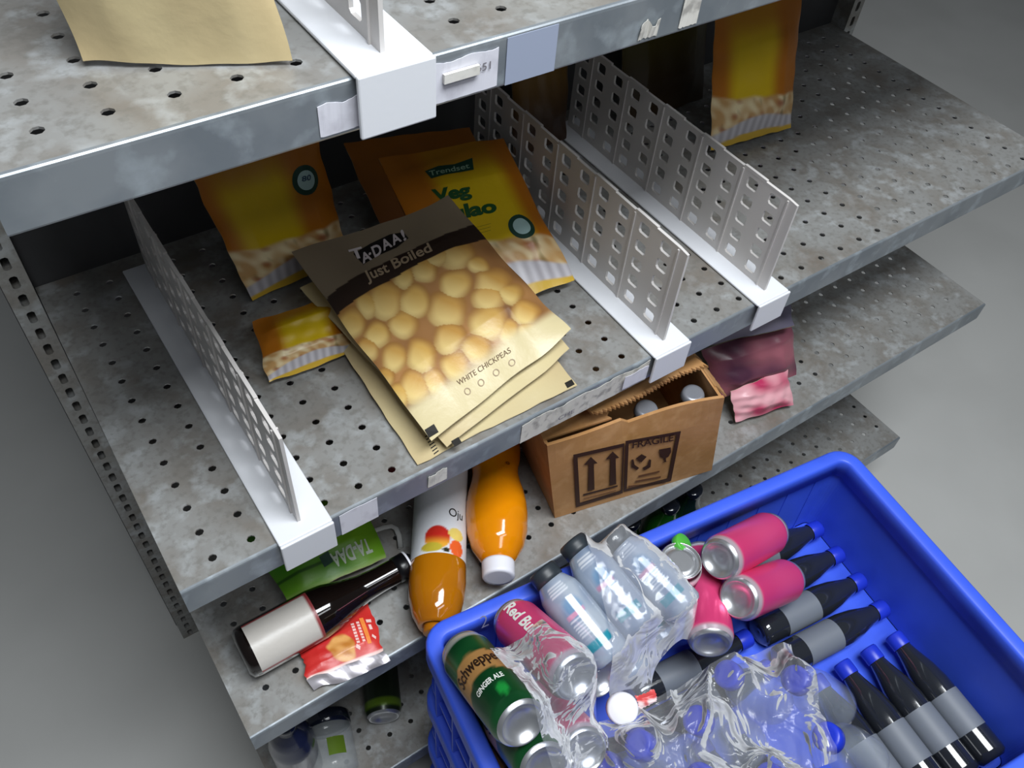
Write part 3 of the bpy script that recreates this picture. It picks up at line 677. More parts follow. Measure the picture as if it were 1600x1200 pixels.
def sleeve(T, Zz):
    r = .0302; s = -T * r; z = -(Zz - zm)                      # s: image right, z: image up
    C = np.tile(hx('#c9ccd2'), (len(T), 1)); C = lerp(C, hx('#e2e4e8'), np.clip(.5 + 40 * s * 0, 0, 1))
    d = np.hypot((s + .002) / .0145, (z - .004) / .0150); k = sm(1.05, .95, d); mg = lerp(np.tile(hx('#e0a030'), (len(T), 1)), hx('#c0281c'), sm(-.4, .5, z / .015)); C = C * (1 - k)[:, None] + mg * k[:, None]
    d = np.hypot((s + .008) / .012, (z + .009) / .006); k = sm(1.1, .9, d); C = C * (1 - k)[:, None] + hx('#b7a534') * k[:, None]
    d = np.hypot((s - .021) / .009, (z + .007) / .011); k = sm(1.05, .95, d); C = C * (1 - k)[:, None] + hx('#e2602a') * k[:, None]
    d = np.hypot((s - .020) / .010, (z - .011) / .008); k = sm(1.05, .95, d); C = C * (1 - k)[:, None] + hx('#e0c86a') * k[:, None]
    d = np.hypot((s - .008) / .004, (z + .012) / .003); k = sm(1.1, .9, d); C = C * (1 - k)[:, None] + hx('#2c2a14') * k[:, None]
    return C
lpart(t2, 'label_sleeve', A2, fr2, [(.0324, .02), (.0324, zl)], PRINTC if False else PRINT, 90, sleeve, .0012)
cyl_text(t2, 'printed_letters', 'Oju', A2, fr2, .0326, bz(718, 822), -.62, .011, .020, INK, along=False, flip=True, bold=.0)

# --- dark lying bottle with white-and-red label
A = at(450, 984, ZL + .0295); B = at(638, 881, ZL + .0295); d = (B - A) / np.linalg.norm(B - A); A = B - d * .205; fr = frame(A, B)
t = empty('glass_bottle', (A + B) / 2 - UP * .0295, 'dark glass bottle lying on the lower shelf beneath the green pouch', 'bottle')
lpart(t, 'glass', A, fr, [(1e-5, .003), (.022, 0), (.028, .004), (.0292, .012), (.0292, .088), (.027, .105), (.021, .125), (.0165, .145), (.0150, .165), (.0145, .192)], DARKG, 48, step=.004)
lpart(t, 'neck_cap', A, fr, [(.0146, .188), (.0155, .188), (.0158, .203), (.0140, .205), (1e-5, .205)], mat('black_cap', '#0d0d10', .3), 32)
lpart(t, 'cap_ring', A, fr, [(.0160, .2025), (.0166, .2035), (.0160, .2050), (.0135, .2053)], CAPW, 32, step=.002)
def blab(T, Zz):
    C = np.tile(hx('#c7c2bb'), (len(T), 1)); edge = (Zz > .081) | (np.abs(T) > 1.02); C[edge] = hx('#8c3a3c'); return C
V, Fc, C = lathe(A, fr, [(.0296, .012), (.0296, .086)], 90, blab, .0025)
xx = (V - A) @ fr[0]; yy = (V - A) @ fr[1]; keep = np.abs(np.arctan2(yy, xx)) < 1.15
obj('paper_label', V, [f for f in Fc if all(keep[list(f)])], PRINT, t, True, C)

# --- green pouch, upside down
zg = ZL
cg = [at(603, 871, zg + .020), at(448, 938, zg + .024), at(448, 938, zg + .024) + np.array([-.01, .13, .0]), at(603, 871, zg + .02) + np.array([.02, .13, .0])]
PG = Pouch(cg, .012, 19, .002)
def gcol(u, v, x, y):
    C = np.tile(hx('#3c7a12'), (len(u), 1)); C = lerp(C, hx('#6ea024'), np.clip(.35 + .6 * noise2(u, v, .9, 6), 0, 1)); k = sm(.05, .0, v); C = lerp(C, hx('#8fae5a'), k); 
    C[(v > .16) & (v < .20) & (u > .35)] = hx('#24500c'); return C
e = pouch_thing('food_pouch', 'green pouch lying upside down under the left end of middle shelf', PG, gcol, nu=70, nv=70)
text_px(e, 'logo_print', 'TA-DAA', (577, 852), (517, 878), (7, 15), PG.px, mat('silver_green', '#b9c4b4', .5), .03)
tri_mark(e, PG, 512, 884, 7, 6, GREEND, 'printed_mark')
# white strap loop
def rope(name, pts, r, m, label, cat):
    pts = [np.array(p, float) for p in pts]; V = []; Fc = []; sg = 8
    for i, p in enumerate(pts):
        d = pts[min(i + 1, len(pts) - 1)] - pts[max(i - 1, 0)]; d /= np.linalg.norm(d); a = np.cross(d, UP); a /= np.linalg.norm(a) + 1e-9; b = np.cross(a, d)
        for k in range(sg): th = 6.2832 * k / sg; V.append(p + a * math.cos(th) * r[0] + b * math.sin(th) * r[1])
    for i in range(len(pts) - 1):
        for k in range(sg): k2 = (k + 1) % sg; Fc.append((i * sg + k, i * sg + k2, (i + 1) * sg + k2, (i + 1) * sg + k))
    Fc += [tuple(range(sg)), tuple(range(len(V) - 1, len(V) - sg - 1, -1))]
    return tag(obj(name, V, Fc, m, None, True), label, cat)
rope('plastic_strap', [at(x, y, ZL + .004) for x, y in ((570, 836), (585, 829), (600, 824), (612, 822), (619, 826), (624, 838), (626, 856))], (.0035, .0015), mat('strap_white', '#b9bab8', .5), 'bent pale plastic strap lying behind the green pouch', 'strap')
# --- red sachet
cr = [at(572, 940, ZL + .006), at(600, 1015, ZL + .007), at(480, 1061, ZL + .009), at(474, 1008, ZL + .010)]
cr = [at(468, 1016, ZL + .008), at(575, 942, ZL + .006), at(600, 1017, ZL + .006), at(480, 1062, ZL + .009)]
PR = Pouch(cr, .006, 27, .0012)
def rcol(u, v, x, y):
    C = np.tile(hx('#c22424'), (len(u), 1)); C = lerp(C, hx('#d84038'), np.clip(.4 + .6 * noise2(u, v, .8, 2), 0, 1))
    d = np.hypot((x - 520) / 22, (y - 1022) / 20) + .12 * noise2(u, v, 3, 4); k = sm(1.05, .85, d); fd = lerp(np.tile(hx('#e0a45c'), (len(u), 1)), hx('#c07a30'), np.clip(.5 + noise2(u, v, 4, 9), 0, 1)); C = C * (1 - k)[:, None] + fd * k[:, None]
    k = sm(.93, .97, v); C = C * (1 - k)[:, None] + hx('#e6c4bd') * k[:, None]; return C
e = pouch_thing('food_sachet', 'red sachet with a golden food picture at the front of the lower shelf', PR, rcol, cat='sachet', nu=80, nv=60)
LPK = mat('pale_red_print', '#efc6bf', .5); ORP = mat('orange_print', '#ef8a3c', .5)
def rr_quad(nm, x, y, w, h, m): flatpoly(e, nm, [(x - w, y - h * .3), (x - w * .2, y - h), (x + w, y + h * .3), (x + w * .2, y + h)], lambda a, b: PR.px(a, b, .0008), m)
def slant(nm, p, q, wd, m):
    p = np.array(p, float); q = np.array(q, float); d = (q - p) / np.linalg.norm(q - p); nn = np.array([-d[1], d[0]]) * wd; K = 4; pts = [p + (q - p) * i / K + nn for i in range(K + 1)] + [p + (q - p) * i / K - nn for i in range(K, -1, -1)]
    P = PR.px(np.array([a[0] for a in pts]), np.array([a[1] for a in pts]), .0008); obj(nm, P, [(i, i + 1, 2 * K - i, 2 * K + 1 - i) for i in range(K)], m, kid(e, 'body'))
slant('printed_panel', (555, 974), (569, 1012), 4.5, ORP)
for p, q in (((537, 986), (547, 1017)), ((547, 982), (558, 1013))):
    for i in range(7):
        a = np.array(p) + (np.array(q) - p) * (i / 7.0); b = np.array(p) + (np.array(q) - p) * ((i + .72) / 7.0); slant('printed_mark', a, b, 3.0, LPK)
slant('printed_mark', (565, 977), (576, 974), 2.5, LPK); slant('printed_mark', (570, 986), (576, 984), 4.0, LPK); slant('printed_mark', (575, 998), (584, 1000), 2.2, LPK); slant('printed_mark', (542, 1020), (549, 1022), 2.6, LPK)
# clear seam of the sachet
V = []; Fc = []
for i in range(21):
    t = i / 20; a = PR.S([t], [1.0])[0]; b = a + np.array([.002, -.016 + .006 * abs(t - .5), -.004 + .002 * math.sin(t * 9)]); b[2] = max(b[2], ZL + .002); V += [a, (a + b) / 2 + UP * .003 * math.sin(t * 14), b]
for i in range(20):
    k = 3 * i; Fc += [(k, k + 1, k + 4, k + 3), (k + 1, k + 2, k + 5, k + 4)]
obj('foil_seam', V, Fc, mat('silver_foil', '#a8a4aa', .3, .5), e, True)
# red packet in the shadow behind the amber bottle
Pz = Pouch([np.array([-.02, .20, ZL + .05]), np.array([.05, .18, ZL + .05]), np.array([.03, .13, ZL + .006]), np.array([-.05, .15, ZL + .006])], .01, 35, .001)
pouch_thing('food_sachet', 'dark red packet in the shade behind the amber juice bottle', Pz, lambda u, v, x, y: np.tile(hx('#8a1d1d'), (len(u), 1)), cat='sachet', nu=30, nv=30)
# --- packets right of the cardboard box
def pcol(a, b, s): return lambda u, v, x, y: lerp(np.tile(hx(a), (len(u), 1)), hx(b), np.clip(.5 + .8 * noise2(u, v, 1.1, s), 0, 1))
def pack4(lbl, c, col, seed, T=.016):
    P = Pouch(c, T, seed, .003); return pouch_thing('snack_packet', lbl, P, col, cat='packet', group='packets beside the cardboard box', nu=50, nv=50)
pack4('dark purple packet leaning right of the cardboard box', [at(1095, 548, -.17), at(1235, 500, -.17), at(1245, 585, -.235), at(1128, 622, -.235)], pcol('#4a2a3c', '#8f5560', 14), 41)
pack4('pale lilac packet lying just under the middle shelf at the right', [at(1090, 512, -.19), at(1230, 455, -.19), at(1240, 508, -.15), at(1105, 541, -.15)], pcol('#a8a2b4', '#7f7a92', 15), 43, .008)
pack4('pink packet at the front right of the lower shelf beside the box', [at(1142, 612, -.215), at(1230, 575, -.215), at(1240, 632, -.255), at(1150, 660, -.255)], pcol('#b03058', '#d8a0a8', 16), 45, .008)

# ================================================================== BOTTOM SHELF
def plaincol(a, b=None, z0=0, z1=1): return lambda T, Zz: np.tile(hx(a), (len(T), 1)) if b is None else np.where((((Zz > z0) & (Zz < z1)))[:, None], hx(b), hx(a))
A = at(600, 1122, ZB + .0275); B = A + np.array([.055, .125, .0])
can('dark green can lying on the bottom shelf, silver end facing out', A, B, .0265, plaincol('#1f2a1c', '#5d7a1e', .010, .022))
GLASS = mat('clear_plastic', '#dfe6e6', .12, alpha=.28, coat=.5); DKJ = mat('dark_jar', '#1a1f2c', .15, coat=.5)
A = at(520, 1188, ZB + .034); B = at(508, 1118, ZB + .034); d = (B - A) / np.linalg.norm(B - A); A = B - d * .085; fr = frame(A, B)
t = empty('plastic_jar', (A + B) / 2 - UP * .034, 'clear jar with dark lid and green label lying on the bottom shelf', 'jar')
lpart(t, 'jar_body', A, fr, [(1e-5, .002), (.028, 0), (.033, .006), (.033, .062), (.030, .068)], GLASS, 40)
lpart(t, 'lid', A, fr, [(.031, .064), (.0335, .066), (.0335, .082), (.030, .085), (.027, .083), (1e-5, .083)], DKJ, 40)
V, Fc, C = lathe(A, fr, [(.0334, .018), (.0334, .042)], 60, plaincol('#5f7a22'), .004); xx = (V - A) @ fr[0]; yy = (V - A) @ fr[1]; keep = np.abs(np.arctan2(yy, xx) - .25) < .42
obj('label_patch', V, [f for f in Fc if all(keep[list(f)])], PRINT, t, True, C)
A = np.array([-.272, .03, ZB + .001]); fr = frame(A, A + UP)
t = empty('plastic_bottle', A, 'dark navy bottle standing at the left of the bottom shelf', 'bottle')
lpart(t, 'bottle_body', A, fr, [(1e-5, .002), (.026, 0), (.03, .005), (.03, .11), (.024, .14), (.012, .16)], mat('navy_plastic', '#20263f', .25, coat=.4), 36)
lpart(t, 'cap', A, fr, [(.0135, .158), (.0135, .178), (1e-5, .178)], DKJ, 28)
GRG = mat('green_glass', '#1f5a18', .1, coat=.6)
def green_bottle(px, py, z, label, m, hgt=.20):
    c = at(px, py, z); A = np.array([c[0], c[1], ZB + .001]); fr = frame(A, A + UP); h = z - A[2] + .01
    t = empty('glass_bottle', A, label, 'bottle', 'bottles on the bottom shelf behind the crate')
    lpart(t, 'glass', A, fr, [(1e-5, .002), (.026, 0), (.03, .005), (.03, h - .075), (.026, h - .055), (.016, h - .03), (.0135, h - .012)], m, 36)
    lpart(t, 'cap', A, fr, [(.0138, h - .013), (.0150, h - .011), (.0150, h - .002), (.013, h), (1e-5, h)], DKJ, 28)
green_bottle(1046, 792, -.44, 'green glass bottle standing behind the crate under the cardboard box', GRG)
green_bottle(1082, 768, -.43, 'dark glass bottle standing behind the crate, right of the green one', mat('teal_glass', '#12261f', .1, coat=.6))
green_bottle(985, 818, -.46, 'dark brown bottle standing behind the crate, left of the green one', DARKG)

# ================================================================== BLUE CRATE AND WHAT IS IN IT
ZR = -0.200
BLUE = mat('crate_blue', '#3f62e6', 0.42, noise=[(12, '#3453cf', 0.5, 0.45, 0.7)], bump=(150, 0.06, 0.001))
k0 = at(651, 984, ZR); k1 = at(1150, 768, ZR); kx = k1 - k0; kx[2] = 0; kx /= np.linalg.norm(kx); ky = np.array([kx[1], -kx[0], 0])      # ky points out of the shelf
KL, KD, KH, KR = 0.600, 0.400, 0.150, 0.030
def ringpts(d, z, o, seg=7):
    R = max(KR - d, 0.004); P = []
    for (cx_, cy_, a0) in ((d + R, d + R, math.pi), (KL - d - R, d + R, 1.5 * math.pi), (KL - d - R, KD - d - R, 0), (d + R, KD - d - R, 0.5 * math.pi)):
        for i in range(seg):
            a = a0 + math.pi / 2 * i / (seg - 1); P.append(o + kx * (cx_ + R * math.cos(a)) + ky * (cy_ + R * math.sin(a)) + UP * z)
    return P
def sweep(prof, o, close=False):
    V = []; n = 28
    for d, z in prof: V += ringpts(d, z, o)
    Fc = []; m = len(prof)
    for j in range(m if close else m - 1):
        for i in range(n):
            i2 = (i + 1) % n; j2 = (j + 1) % m; Fc.append((j * n + i, j2 * n + i, j2 * n + i2, j * n + i2))
    return V, Fc
def crate(o, label):
    e = empty('plastic_crate', o + kx * KL / 2 + ky * KD / 2 - UP * KH, label, 'crate', 'stacked blue crates')
    V, Fc = sweep([(0.000, -0.030), (0.000, -0.004), (0.0015, -0.001), (0.004, 0.0), (0.0155, 0.0), (0.0175, -0.001), (0.019, -0.004), (0.019, -0.030), (0.0165, -0.030), (0.0165, -0.006), (0.0025, -0.006), (0.0025, -0.030)], o, True)
    obj('rim', V, Fc, BLUE, e, True)
    V, Fc = sweep([(0.010, -0.0065), (0.018, -KH + 0.001), (0.0205, -KH + 0.001), (0.0205, -KH + 0.004), (0.0195, -KH + 0.004), (0.0125, -0.0065)], o, True)
    obj('wall', V, Fc, BLUE, e)
    P = ringpts(0.0195, -KH + 0.0012, o) + ringpts(0.0195, -KH + 0.004, o); n = 28
    obj('crate_floor', P, [tuple(range(n)), tuple(range(2 * n - 1, n - 1, -1))] + [(i, (i + 1) % n, n + (i + 1) % n, n + i) for i in range(n)], BLUE, e)
    # outer ribs and a lower band
    def rib(base, along):
        d0 = 0.001; outw = -ky if along is kx else -kx
        V = [];
        for z, dep in ((-0.030, 0.0100), (-KH + 0.004, 0.0155)):
            for s in (-0.0015, 0.0015):
                q = base + along * s + UP * z; V += [q + (-outw) * (dep - 0.0085 if z > -0.1 else dep - 0.012), q + (-outw) * (dep + 0.005)]
        obj('rib', V, [(0, 1, 3, 2), (4, 6, 7, 5), (0, 4, 5, 1), (2, 3, 7, 6), (0, 2, 6, 4), (1, 5, 7, 3)], BLUE, kid(e, 'wall'))
    for i in range(1, 9): rib(o + ky * (KD * i / 9), ky)
    for i in range(1, 13): rib(o + kx * (KL * i / 13), kx)
    V, Fc = sweep([(0.006, -0.105), (0.006, -0.112), (0.0155, -0.1122), (0.0155, -0.1048)], o, True); obj('band', V, Fc, BLUE, e)
    return e
eK = crate(k0, 'blue plastic crate full of cans and bottles in front of the shelves')
crate(k0 - UP * KH, 'empty blue plastic crate directly beneath the filled crate')
crate(k0 - UP * 2 * KH, 'empty blue plastic crate third from the top of the stack')
crate(k0 - UP * 3 * KH, 'empty blue plastic crate at the bottom of the stack, standing on the floor')
wp = mat('white_paint', '#c8cff0', .6)
def KW(x, y): return np.array([on_plane(a, b, k0 + ky * .0205, ky) for a, b in zip(np.atleast_1d(x), np.atleast_1d(y))])
text_px(eK, 'painted_digit', '2', (752, 982), (764, 977), (-3, -18), KW, wp, -.01)

def kpos(a, b, z): p = k0 + kx * a + ky * b; return np.array([p[0], p[1], z])
ZK = ZR - KH + 0.004
# ---- cans of ginger ale in film
def sch(T, Zz):
    r = .0265; s = T * r; h = .134
    C = np.tile(hx('#1d5c30'), (len(T), 1)); C = lerp(C, hx('#0e3f20'), np.clip(.5 + .8 * noise2(s * 20, Zz * 20, .5, 5), 0, 1))
    z = Zz - .076 - .10 * s * 0 + 9 * s * s
    k = sm(-.017, -.0155, z) * sm(.0175, .016, z); C = C * (1 - k)[:, None] + hx('#b98a52') * k[:, None]
    d = np.hypot((s - .006) / .007, (Zz - .026) / .010) + .3 * noise2(s * 60, Zz * 60, 1, 3); k = sm(1.1, .6, d); C = C * (1 - k)[:, None] + hx('#23a043') * k[:, None]
    k = sm(.119, .122, Zz); C = C * (1 - k)[:, None] + hx('#c6ccc6') * k[:, None]; return C
WHT = mat('white_print', '#e9ece6', .5)
def alecan(near, zn, far, label, txt=True, L=.134):
    A = at(*near, zn); B = reach(A, L, *far, far=True)
    e, A, fr, h = can(label, A, B, .0265, sch, 'green ginger ale cans', 'cans')
    if txt:
        cyl_text(e, 'brand_print', 'Schweppes', A, fr, .0265, .077, .05, .016, .054, mat('brown_black_print', '#2a1a10', .5), along=False, bold=.02)
        cyl_text(e, 'flavour_print', 'GINGER ALE', A, fr, .0265, .043, .0, .007, .032, WHT, along=False, bold=.03)
    return e
alecan((817, 1133), -.108, (724, 1018), 'green ginger ale can on top in the near left crate corner')
alecan((852, 1200), -.150, (768, 1092), 'green ginger ale can below the top one, only its silver end showing')
e, A, fr, h = can('green ginger ale can wedged low against the left crate wall', kpos(.049, .215, -.235), kpos(.050, .100, -.304), .0265, sch, 'green ginger ale cans', 'cans')
cyl_text(e, 'flavour_print', 'GINGER ALE', A, fr, .0265, .043, .0, .007, .032, WHT, along=False, bold=.03)
# ---- pink energy drink cans
def pink(T, Zz):
    r = .0265; s = T * r; C = np.tile(hx('#d8336f'), (len(T), 1)); C = lerp(C, hx('#e8588c'), np.clip(.5 + .25 * noise2(s * 10, Zz * 10, .6, 12), 0, 1))
    C[Zz < .012] = hx('#b9a7b0'); C[Zz > .128] = hx('#d5d2d8'); return C
def redc(T, Zz): return lerp(np.tile(hx('#c9302a'), (len(T), 1)), hx('#e88a4a'), sm(.085, .125, Zz))
def slim(near, zn, far, label, col, key='cans', L=.135, txt=None, farroot=True, z0=.085, th=-.15):
    A = at(*near, zn); B = reach(A, L, *far, far=farroot)
    e, A, fr, h = can(label, A, B, .0265, col, 'slim energy drink cans', key)
    if txt: cyl_text(e, 'brand_print', txt, A, fr, .0265, z0, th, .013, .062, WHT, along=True, flip=True, bold=.03)
    return e
slim((902, 1060), -.112, (802, 968), 'pink slim can under film beside the green ginger ale can', pink, txt='Red Bull', z0=.092, th=.28)
slim((938, 1060), -.225, (850, 984), 'red and orange slim can tucked beneath the water bottles', redc)
slim((1111, 1008), -.228, (1093, 866), 'pink slim can lying right of the water bottle pack', pink, key='k1')
slim((1122, 875), -.182, (1205, 830), 'pink slim can lying crosswise in the far right of crate', pink, key='k2')
slim((1152, 936), -.20, (1230, 905), 'slim can right of the pink can with its silver end showing', pink, key='k3')
slim((915, 1176), -.180, (838, 1094), 'pink slim can low under the crumpled film near the ginger ale', pink)
# black can with a green end
A = kpos(.300, .055, -.305); B = kpos(.300, .055, -.188)
can('black can with green rim behind the pink can', A, B, .0265, plaincol('#131216', '#d9d9dc', .098, .110), None, None)
tag_e = at(1060, 853, -.200)
V, Fc, _ = lathe(tag_e, frame(tag_e, tag_e + np.array([.3, -.2, .6])), [(1e-5, 0), (.011, 0), (.012, .002), (.012, .009), (.0105, .010), (1e-5, .010)], 28)
tag(obj('bottle_cap', V, Fc, mat('lime_plastic', '#4fae3c', .4), None, True), 'bright green round cap beside the silver rim of the pink can', 'cap')
# ---- small water bottles
WB = mat('frosted_bottle', attr=True, rough=.18, coat=.7, alpha=.80); WCAP = mat('charcoal_cap', '#2b3238', .4)
def wcol(seed):
    def f(T, Zz):
        s = T * .0245; C = np.tile(hx('#b4bfcc'), (len(T), 1)); C = lerp(C, hx('#8799b4'), np.clip(.35 + .7 * noise2(s * 30, Zz * 25, .6, seed), 0, 1))
        m = (np.abs(s) < .013)
        d = np.hypot((s - .002) / .012, (Zz - .065) / .014); k = sm(1.2, .6, d) * .7; C = C * (1 - k)[:, None] + hx('#5a95c0') * k[:, None]
        k = sm(.0165, .018, Zz) * sm(.0275, .026, Zz) * sm(.016, .0145, np.abs(s - .001)); C = C * (1 - k)[:, None] + hx('#1a93a8') * k[:, None]
        k = sm(.031, .032, Zz) * sm(.056, .055, Zz) * sm(.0115, .0105, np.abs(s)) * np.clip(.45 + .5 * np.sign(np.sin(Zz * 2100)) * (np.sin(s * 2300 + seed) > -.3), 0, 1); C = C * (1 - k)[:, None] + hx('#dfe8f2') * k[:, None]
        k = sm(.056, .057, Zz) * sm(.062, .061, Zz) * sm(.011, .010, np.abs(s)); C = C * (1 - k)[:, None] + hx('#d79ab8') * k[:, None]
        k = sm(.084, .085, Zz) * sm(.098, .097, Zz) * sm(.012, .011, np.abs(s)) * np.clip(.55 + .45 * np.sign(np.sin(Zz * 1800)), 0, 1); C = C * (1 - k)[:, None] + hx('#e6ecf4') * k[:, None]
        return C
    return f
def water(base, zb, cap, zc, label, seed, key='water'):
    A = at(*base, zb); B = at(*cap, zc); L = np.linalg.norm(B - A); fr = frame(A, B); AXES.append((A, B, .0245))
    t = empty('water_bottle', A if A[2] < B[2] else B, label, 'bottle', 'small water bottles in shrink film')
    lpart(t, 'bottle_body', A, fr, [(1e-5, .004), (.016, .002), (.021, .0), (.0240, .004), (.0245, .010), (.0245, L - .040), (.0230, L - .030), (.0175, L - .019), (.0155, L - .016)], WB, 60, wcol(seed), .0016, key)
    lpart(t, 'cap', A, fr, [(.0155, L - .0165), (.0170, L - .016), (.0170, L - .002), (.0155, L), (1e-5, L)], WCAP, 32, None, .004, key)
    return t
water((957, 1030), -.196, (845, 890), -.168, 'small water bottle nearest the pink cans, teal mark near its base', 1)
water((1003, 982), -.192, (892, 846), -.168, 'middle small water bottle of the three in the upper row', 4)
water((1072, 955), -.192, (955, 836), -.172, 'right small water bottle of the upper row, mostly veiled by film', 8)
water((992, 1060), -.250, (905, 940), -.235, 'small water bottle in the lower row under the left one', 11)
water((1042, 1008), -.245, (950, 895), -.232, 'small water bottle in the lower row under the middle one', 14)
# ---- clear bottles with blue caps
CLEARB = mat('clear_pet', '#aab4c0', .08, alpha=.22, coat=.8); BCAP = mat('blue_cap', '#2238c4', .35)
def capbottle(px, py, z, label, tx=.75, ty=-.45, L=.120):
    B = at(px, py, z + .004); d = np.array([tx, ty, -1.0]); d /= np.linalg.norm(d); A = B + d * L; fr = frame(A, B); AXES.append((A, B - (B - A) * .3, .0265))
    t = empty('clear_bottle', A - UP * .018, label, 'bottle', 'clear bottles with blue caps')
    lpart(t, 'bottle_body', A, fr, [(1e-5, .004), (.02, .0), (.025, .004), (.0265, .012), (.0265, L - .062), (.024, L - .045), (.017, L - .027), (.0125, L - .021), (.0125, L - .012)], CLEARB, 36, None, .006, 'clear')
    lpart(t, 'cap', A, fr, [(.0140, L - .015), (.0148, L - .014), (.0148, L - .002), (.0135, L), (1e-5, L)], BCAP, 32, None, .004, 'clear')
capbottle(995, 1162, -.190, 'clear bottle whose bright blue cap pokes out of the film')
capbottle(1086, 1124, -.195, 'clear bottle with blue cap veiled by film near the centre right')
capbottle(1134, 1052, -.198, 'clear bottle with blue cap below the pink can')
capbottle(944, 1196, -.235, 'clear bottle with blue cap at the very bottom edge')
capbottle(1090, 1215, -.195, 'clear bottle with blue cap nearest the camera at the right')
capbottle(1240, 1060, -.200, 'clear bottle with blue cap beyond the pink can end')
capbottle(1200, 1215, -.198, 'clear bottle with blue cap near the crate edge at the far lower right')
capbottle(1290, 1150, -.200, 'clear bottle with blue cap farthest to the right in the crate')
# dark bottles lying in the lower layer
COLA = mat('dark_bottle', '#23262c', .12, coat=.7); GREYL = mat('grey_label', '#6d737c', .5)
def clash(A, B, r):
    s_ = np.linspace(0, 1, 24); P = A + np.outer(s_, B - A)
    return any(np.linalg.norm(P[:, None] - (a + np.outer(s_, b - a))[None], axis=2).min() < r + q - .006 for a, b, q in AXES)
def cola(A, B, label):
    A = np.array(A); B = np.array(B)
    if clash(A, B, .020): return
    L = np.linalg.norm(B - A); fr = frame(A, B)
    t = empty('dark_bottle', (A + B) / 2 - UP * .020, label, 'bottle', 'dark bottles lying low in the crate')
    lpart(t, 'bottle_body', A, fr, [(1e-5, .003), (.015, 0), (.0195, .004), (.020, .010), (.020, L - .07), (.0175, L - .050), (.012, L - .028), (.0095, L - .015)], COLA, 28, None, .008, 'lying')
    lpart(t, 'label_band', A, fr, [(.0203, .035), (.0203, L - .085)], GREYL, 28)
    lpart(t, 'cap', A, fr, [(.0110, L - .018), (.0115, L - .016), (.0115, L - .002), (.0105, L), (1e-5, L)], BCAP, 24)
for i in range(13): cola(kpos(.045 + .0425 * i, .372, ZK + .0215), kpos(.045 + .0425 * i, .205, ZK + .0215), 'dark bottle lying on the crate floor in the near row, cap towards the shelves')
for b_ in (.043, .086, .129, .172):
    for a_ in (.03, .215, .400): cola(kpos(a_, b_, ZK + .0215), kpos(a_ + .172, b_, ZK + .0215), 'dark bottle in the back rows lying lengthwise on the crate floor')
# a scrap of red label and a white cap
A = at(970, 1106, -.205); V, Fc, _ = lathe(A, frame(A, A + np.array([-.2, -.3, .8])), [(1e-5, 0), (.015, 0), (.016, .002), (.016, .011), (.014, .013), (1e-5, .013)], 30)
tag(obj('bottle_cap', V, Fc, CAPW, None, True), 'white bottle cap between the pink can and the blue caps', 'cap')
Pr = Pouch([at(993, 1088, -.195), at(1024, 1080, -.195), at(1028, 1098, -.2), at(1000, 1108, -.2)], .003, 50, .001)
pouch_thing('label_scrap', 'scrap of red and white label under the crumpled film', Pr, lambda u, v, x, y: lerp(np.tile(hx('#d24a4a'), (len(u), 1)), hx('#f0d6d6'), sm(.5, .9, v + .3 * noise2(u, v, 1, 3))), cat='label', nu=20, nv=20)

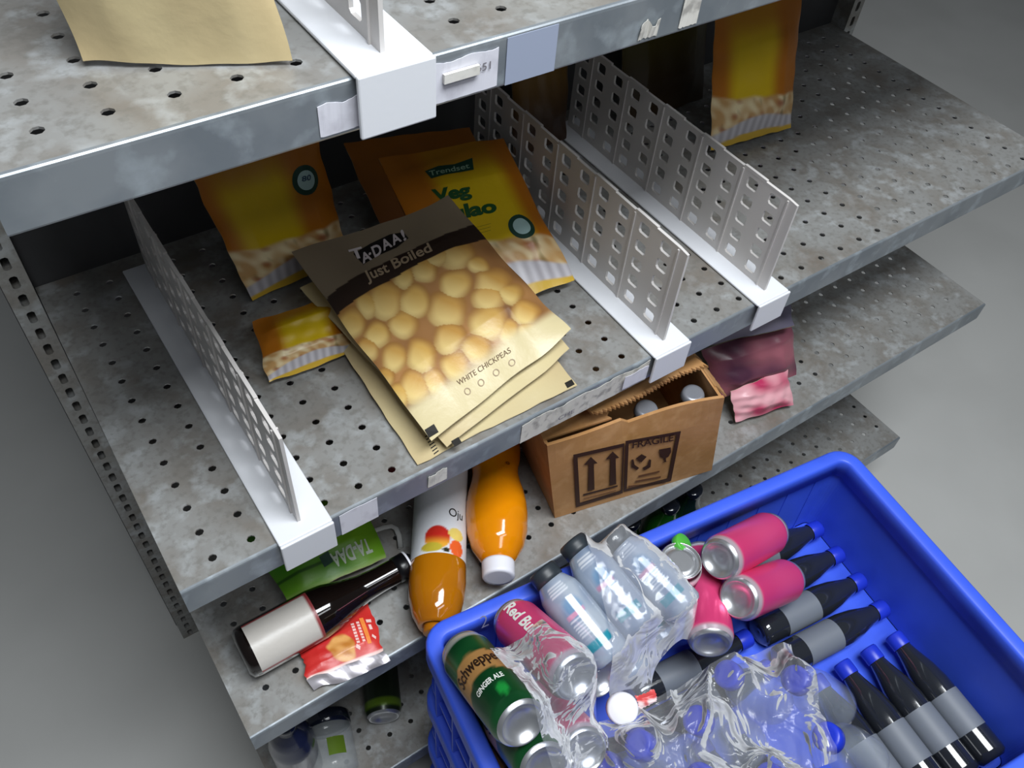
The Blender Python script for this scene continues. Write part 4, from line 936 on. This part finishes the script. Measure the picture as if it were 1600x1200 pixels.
# ---- plastic film draped over the packs
def drape(name, label, keys, quad, z, m, nu=70, nv=70, cell=.004, off=.003, smooth=6, wr=.003, wf=12, floor_z=None, seed=1):
    """film laid over the points of PTS[keys]; quad = four pixels (far left, far right, near right, near left)"""
    q4 = [at(x, y, z)[:2] for x, y in quad]; pa = np.array(q4); x0_, y0_ = pa.min(0) - .02; x1_, y1_ = pa.max(0) + .02
    nx = int((x1_ - x0_) / cell) + 1; ny = int((y1_ - y0_) / cell) + 1; Hm = np.full((ny, nx), -9.0)
    for k in keys:
        for P in PTS[k]:
            ix = ((P[:, 0] - x0_) / cell).astype(int); iy = ((P[:, 1] - y0_) / cell).astype(int); ok = (ix >= 0) & (ix < nx) & (iy >= 0) & (iy < ny)
            np.maximum.at(Hm, (iy[ok], ix[ok]), P[ok, 2])
    base = np.maximum(Hm, floor_z if floor_z is not None else ZR - .06); H = base.copy()
    for _ in range(smooth):
        Hp = np.pad(H, 1, mode='edge'); avg = (Hp[:-2, 1:-1] + Hp[2:, 1:-1] + Hp[1:-1, :-2] + Hp[1:-1, 2:]) / 4; H = np.maximum(avg, base)
    Hp = np.pad(H, 1, mode='edge'); H = (2 * H + Hp[:-2, 1:-1] + Hp[2:, 1:-1] + Hp[1:-1, :-2] + Hp[1:-1, 2:]) / 6 + .0008
    U, W = np.meshgrid(np.linspace(0, 1, nu), np.linspace(0, 1, nv)); u = U.ravel(); v = W.ravel()
    wob = .012 * np.sin(v * 17 + seed) * u * (1 - u) * 0 + 0
    P2 = np.outer((1 - u) * (1 - v), q4[0]) + np.outer(u * (1 - v), q4[1]) + np.outer(u * v, q4[2]) + np.outer((1 - u) * v, q4[3])
    ed = .008 * np.stack([noise2(u, v, 1.3, seed + 5), noise2(u, v, 1.3, seed + 6)], 1); P2 = P2 + ed
    fx = np.clip((P2[:, 0] - x0_) / cell - .5, 0, nx - 1.001); fy = np.clip((P2[:, 1] - y0_) / cell - .5, 0, ny - 1.001); ix = fx.astype(int); iy = fy.astype(int); tx = fx - ix; ty = fy - iy
    zz = H[iy, ix] * (1 - tx) * (1 - ty) + H[iy, ix + 1] * tx * (1 - ty) + H[iy + 1, ix] * (1 - tx) * ty + H[iy + 1, ix + 1] * tx * ty
    nn = noise2(P2[:, 0], P2[:, 1], wf, seed); zz = zz + off + wr * np.maximum(0, 1 - 2.2 * np.abs(nn)) ** 1.5 + wr * .45 * (1 + noise2(P2[:, 0], P2[:, 1], wf * 2.3, seed + 4))
    Fc = [(j * nu + i, j * nu + i + 1, (j + 1) * nu + i + 1, (j + 1) * nu + i) for j in range(nv - 1) for i in range(nu - 1)]
    return tag(obj(name, np.column_stack([P2, zz]), Fc, m, None, True), label, 'plastic film')
drape('plastic_film', 'clear shrink film over the small water bottles', ['water'], [(905, 842), (985, 825), (1112, 955), (978, 1078)], -.18, FILM2, smooth=14, wr=.002, wf=14, seed=2)
drape('plastic_film', 'crumpled clear film over the pink and green cans', ['cans'], [(762, 1012), (845, 985), (975, 1080), (900, 1230)], -.13, FILM, smooth=14, wr=.004, seed=6)
drape('plastic_bag', 'crumpled clear bag over the blue-capped bottles', ['clear', 'lying'], [(930, 1105), (1255, 985), (1330, 1190), (935, 1290)], -.17, FILMC, nu=110, nv=110, smooth=24, wr=.010, wf=8, floor_z=ZR - .02, seed=9)
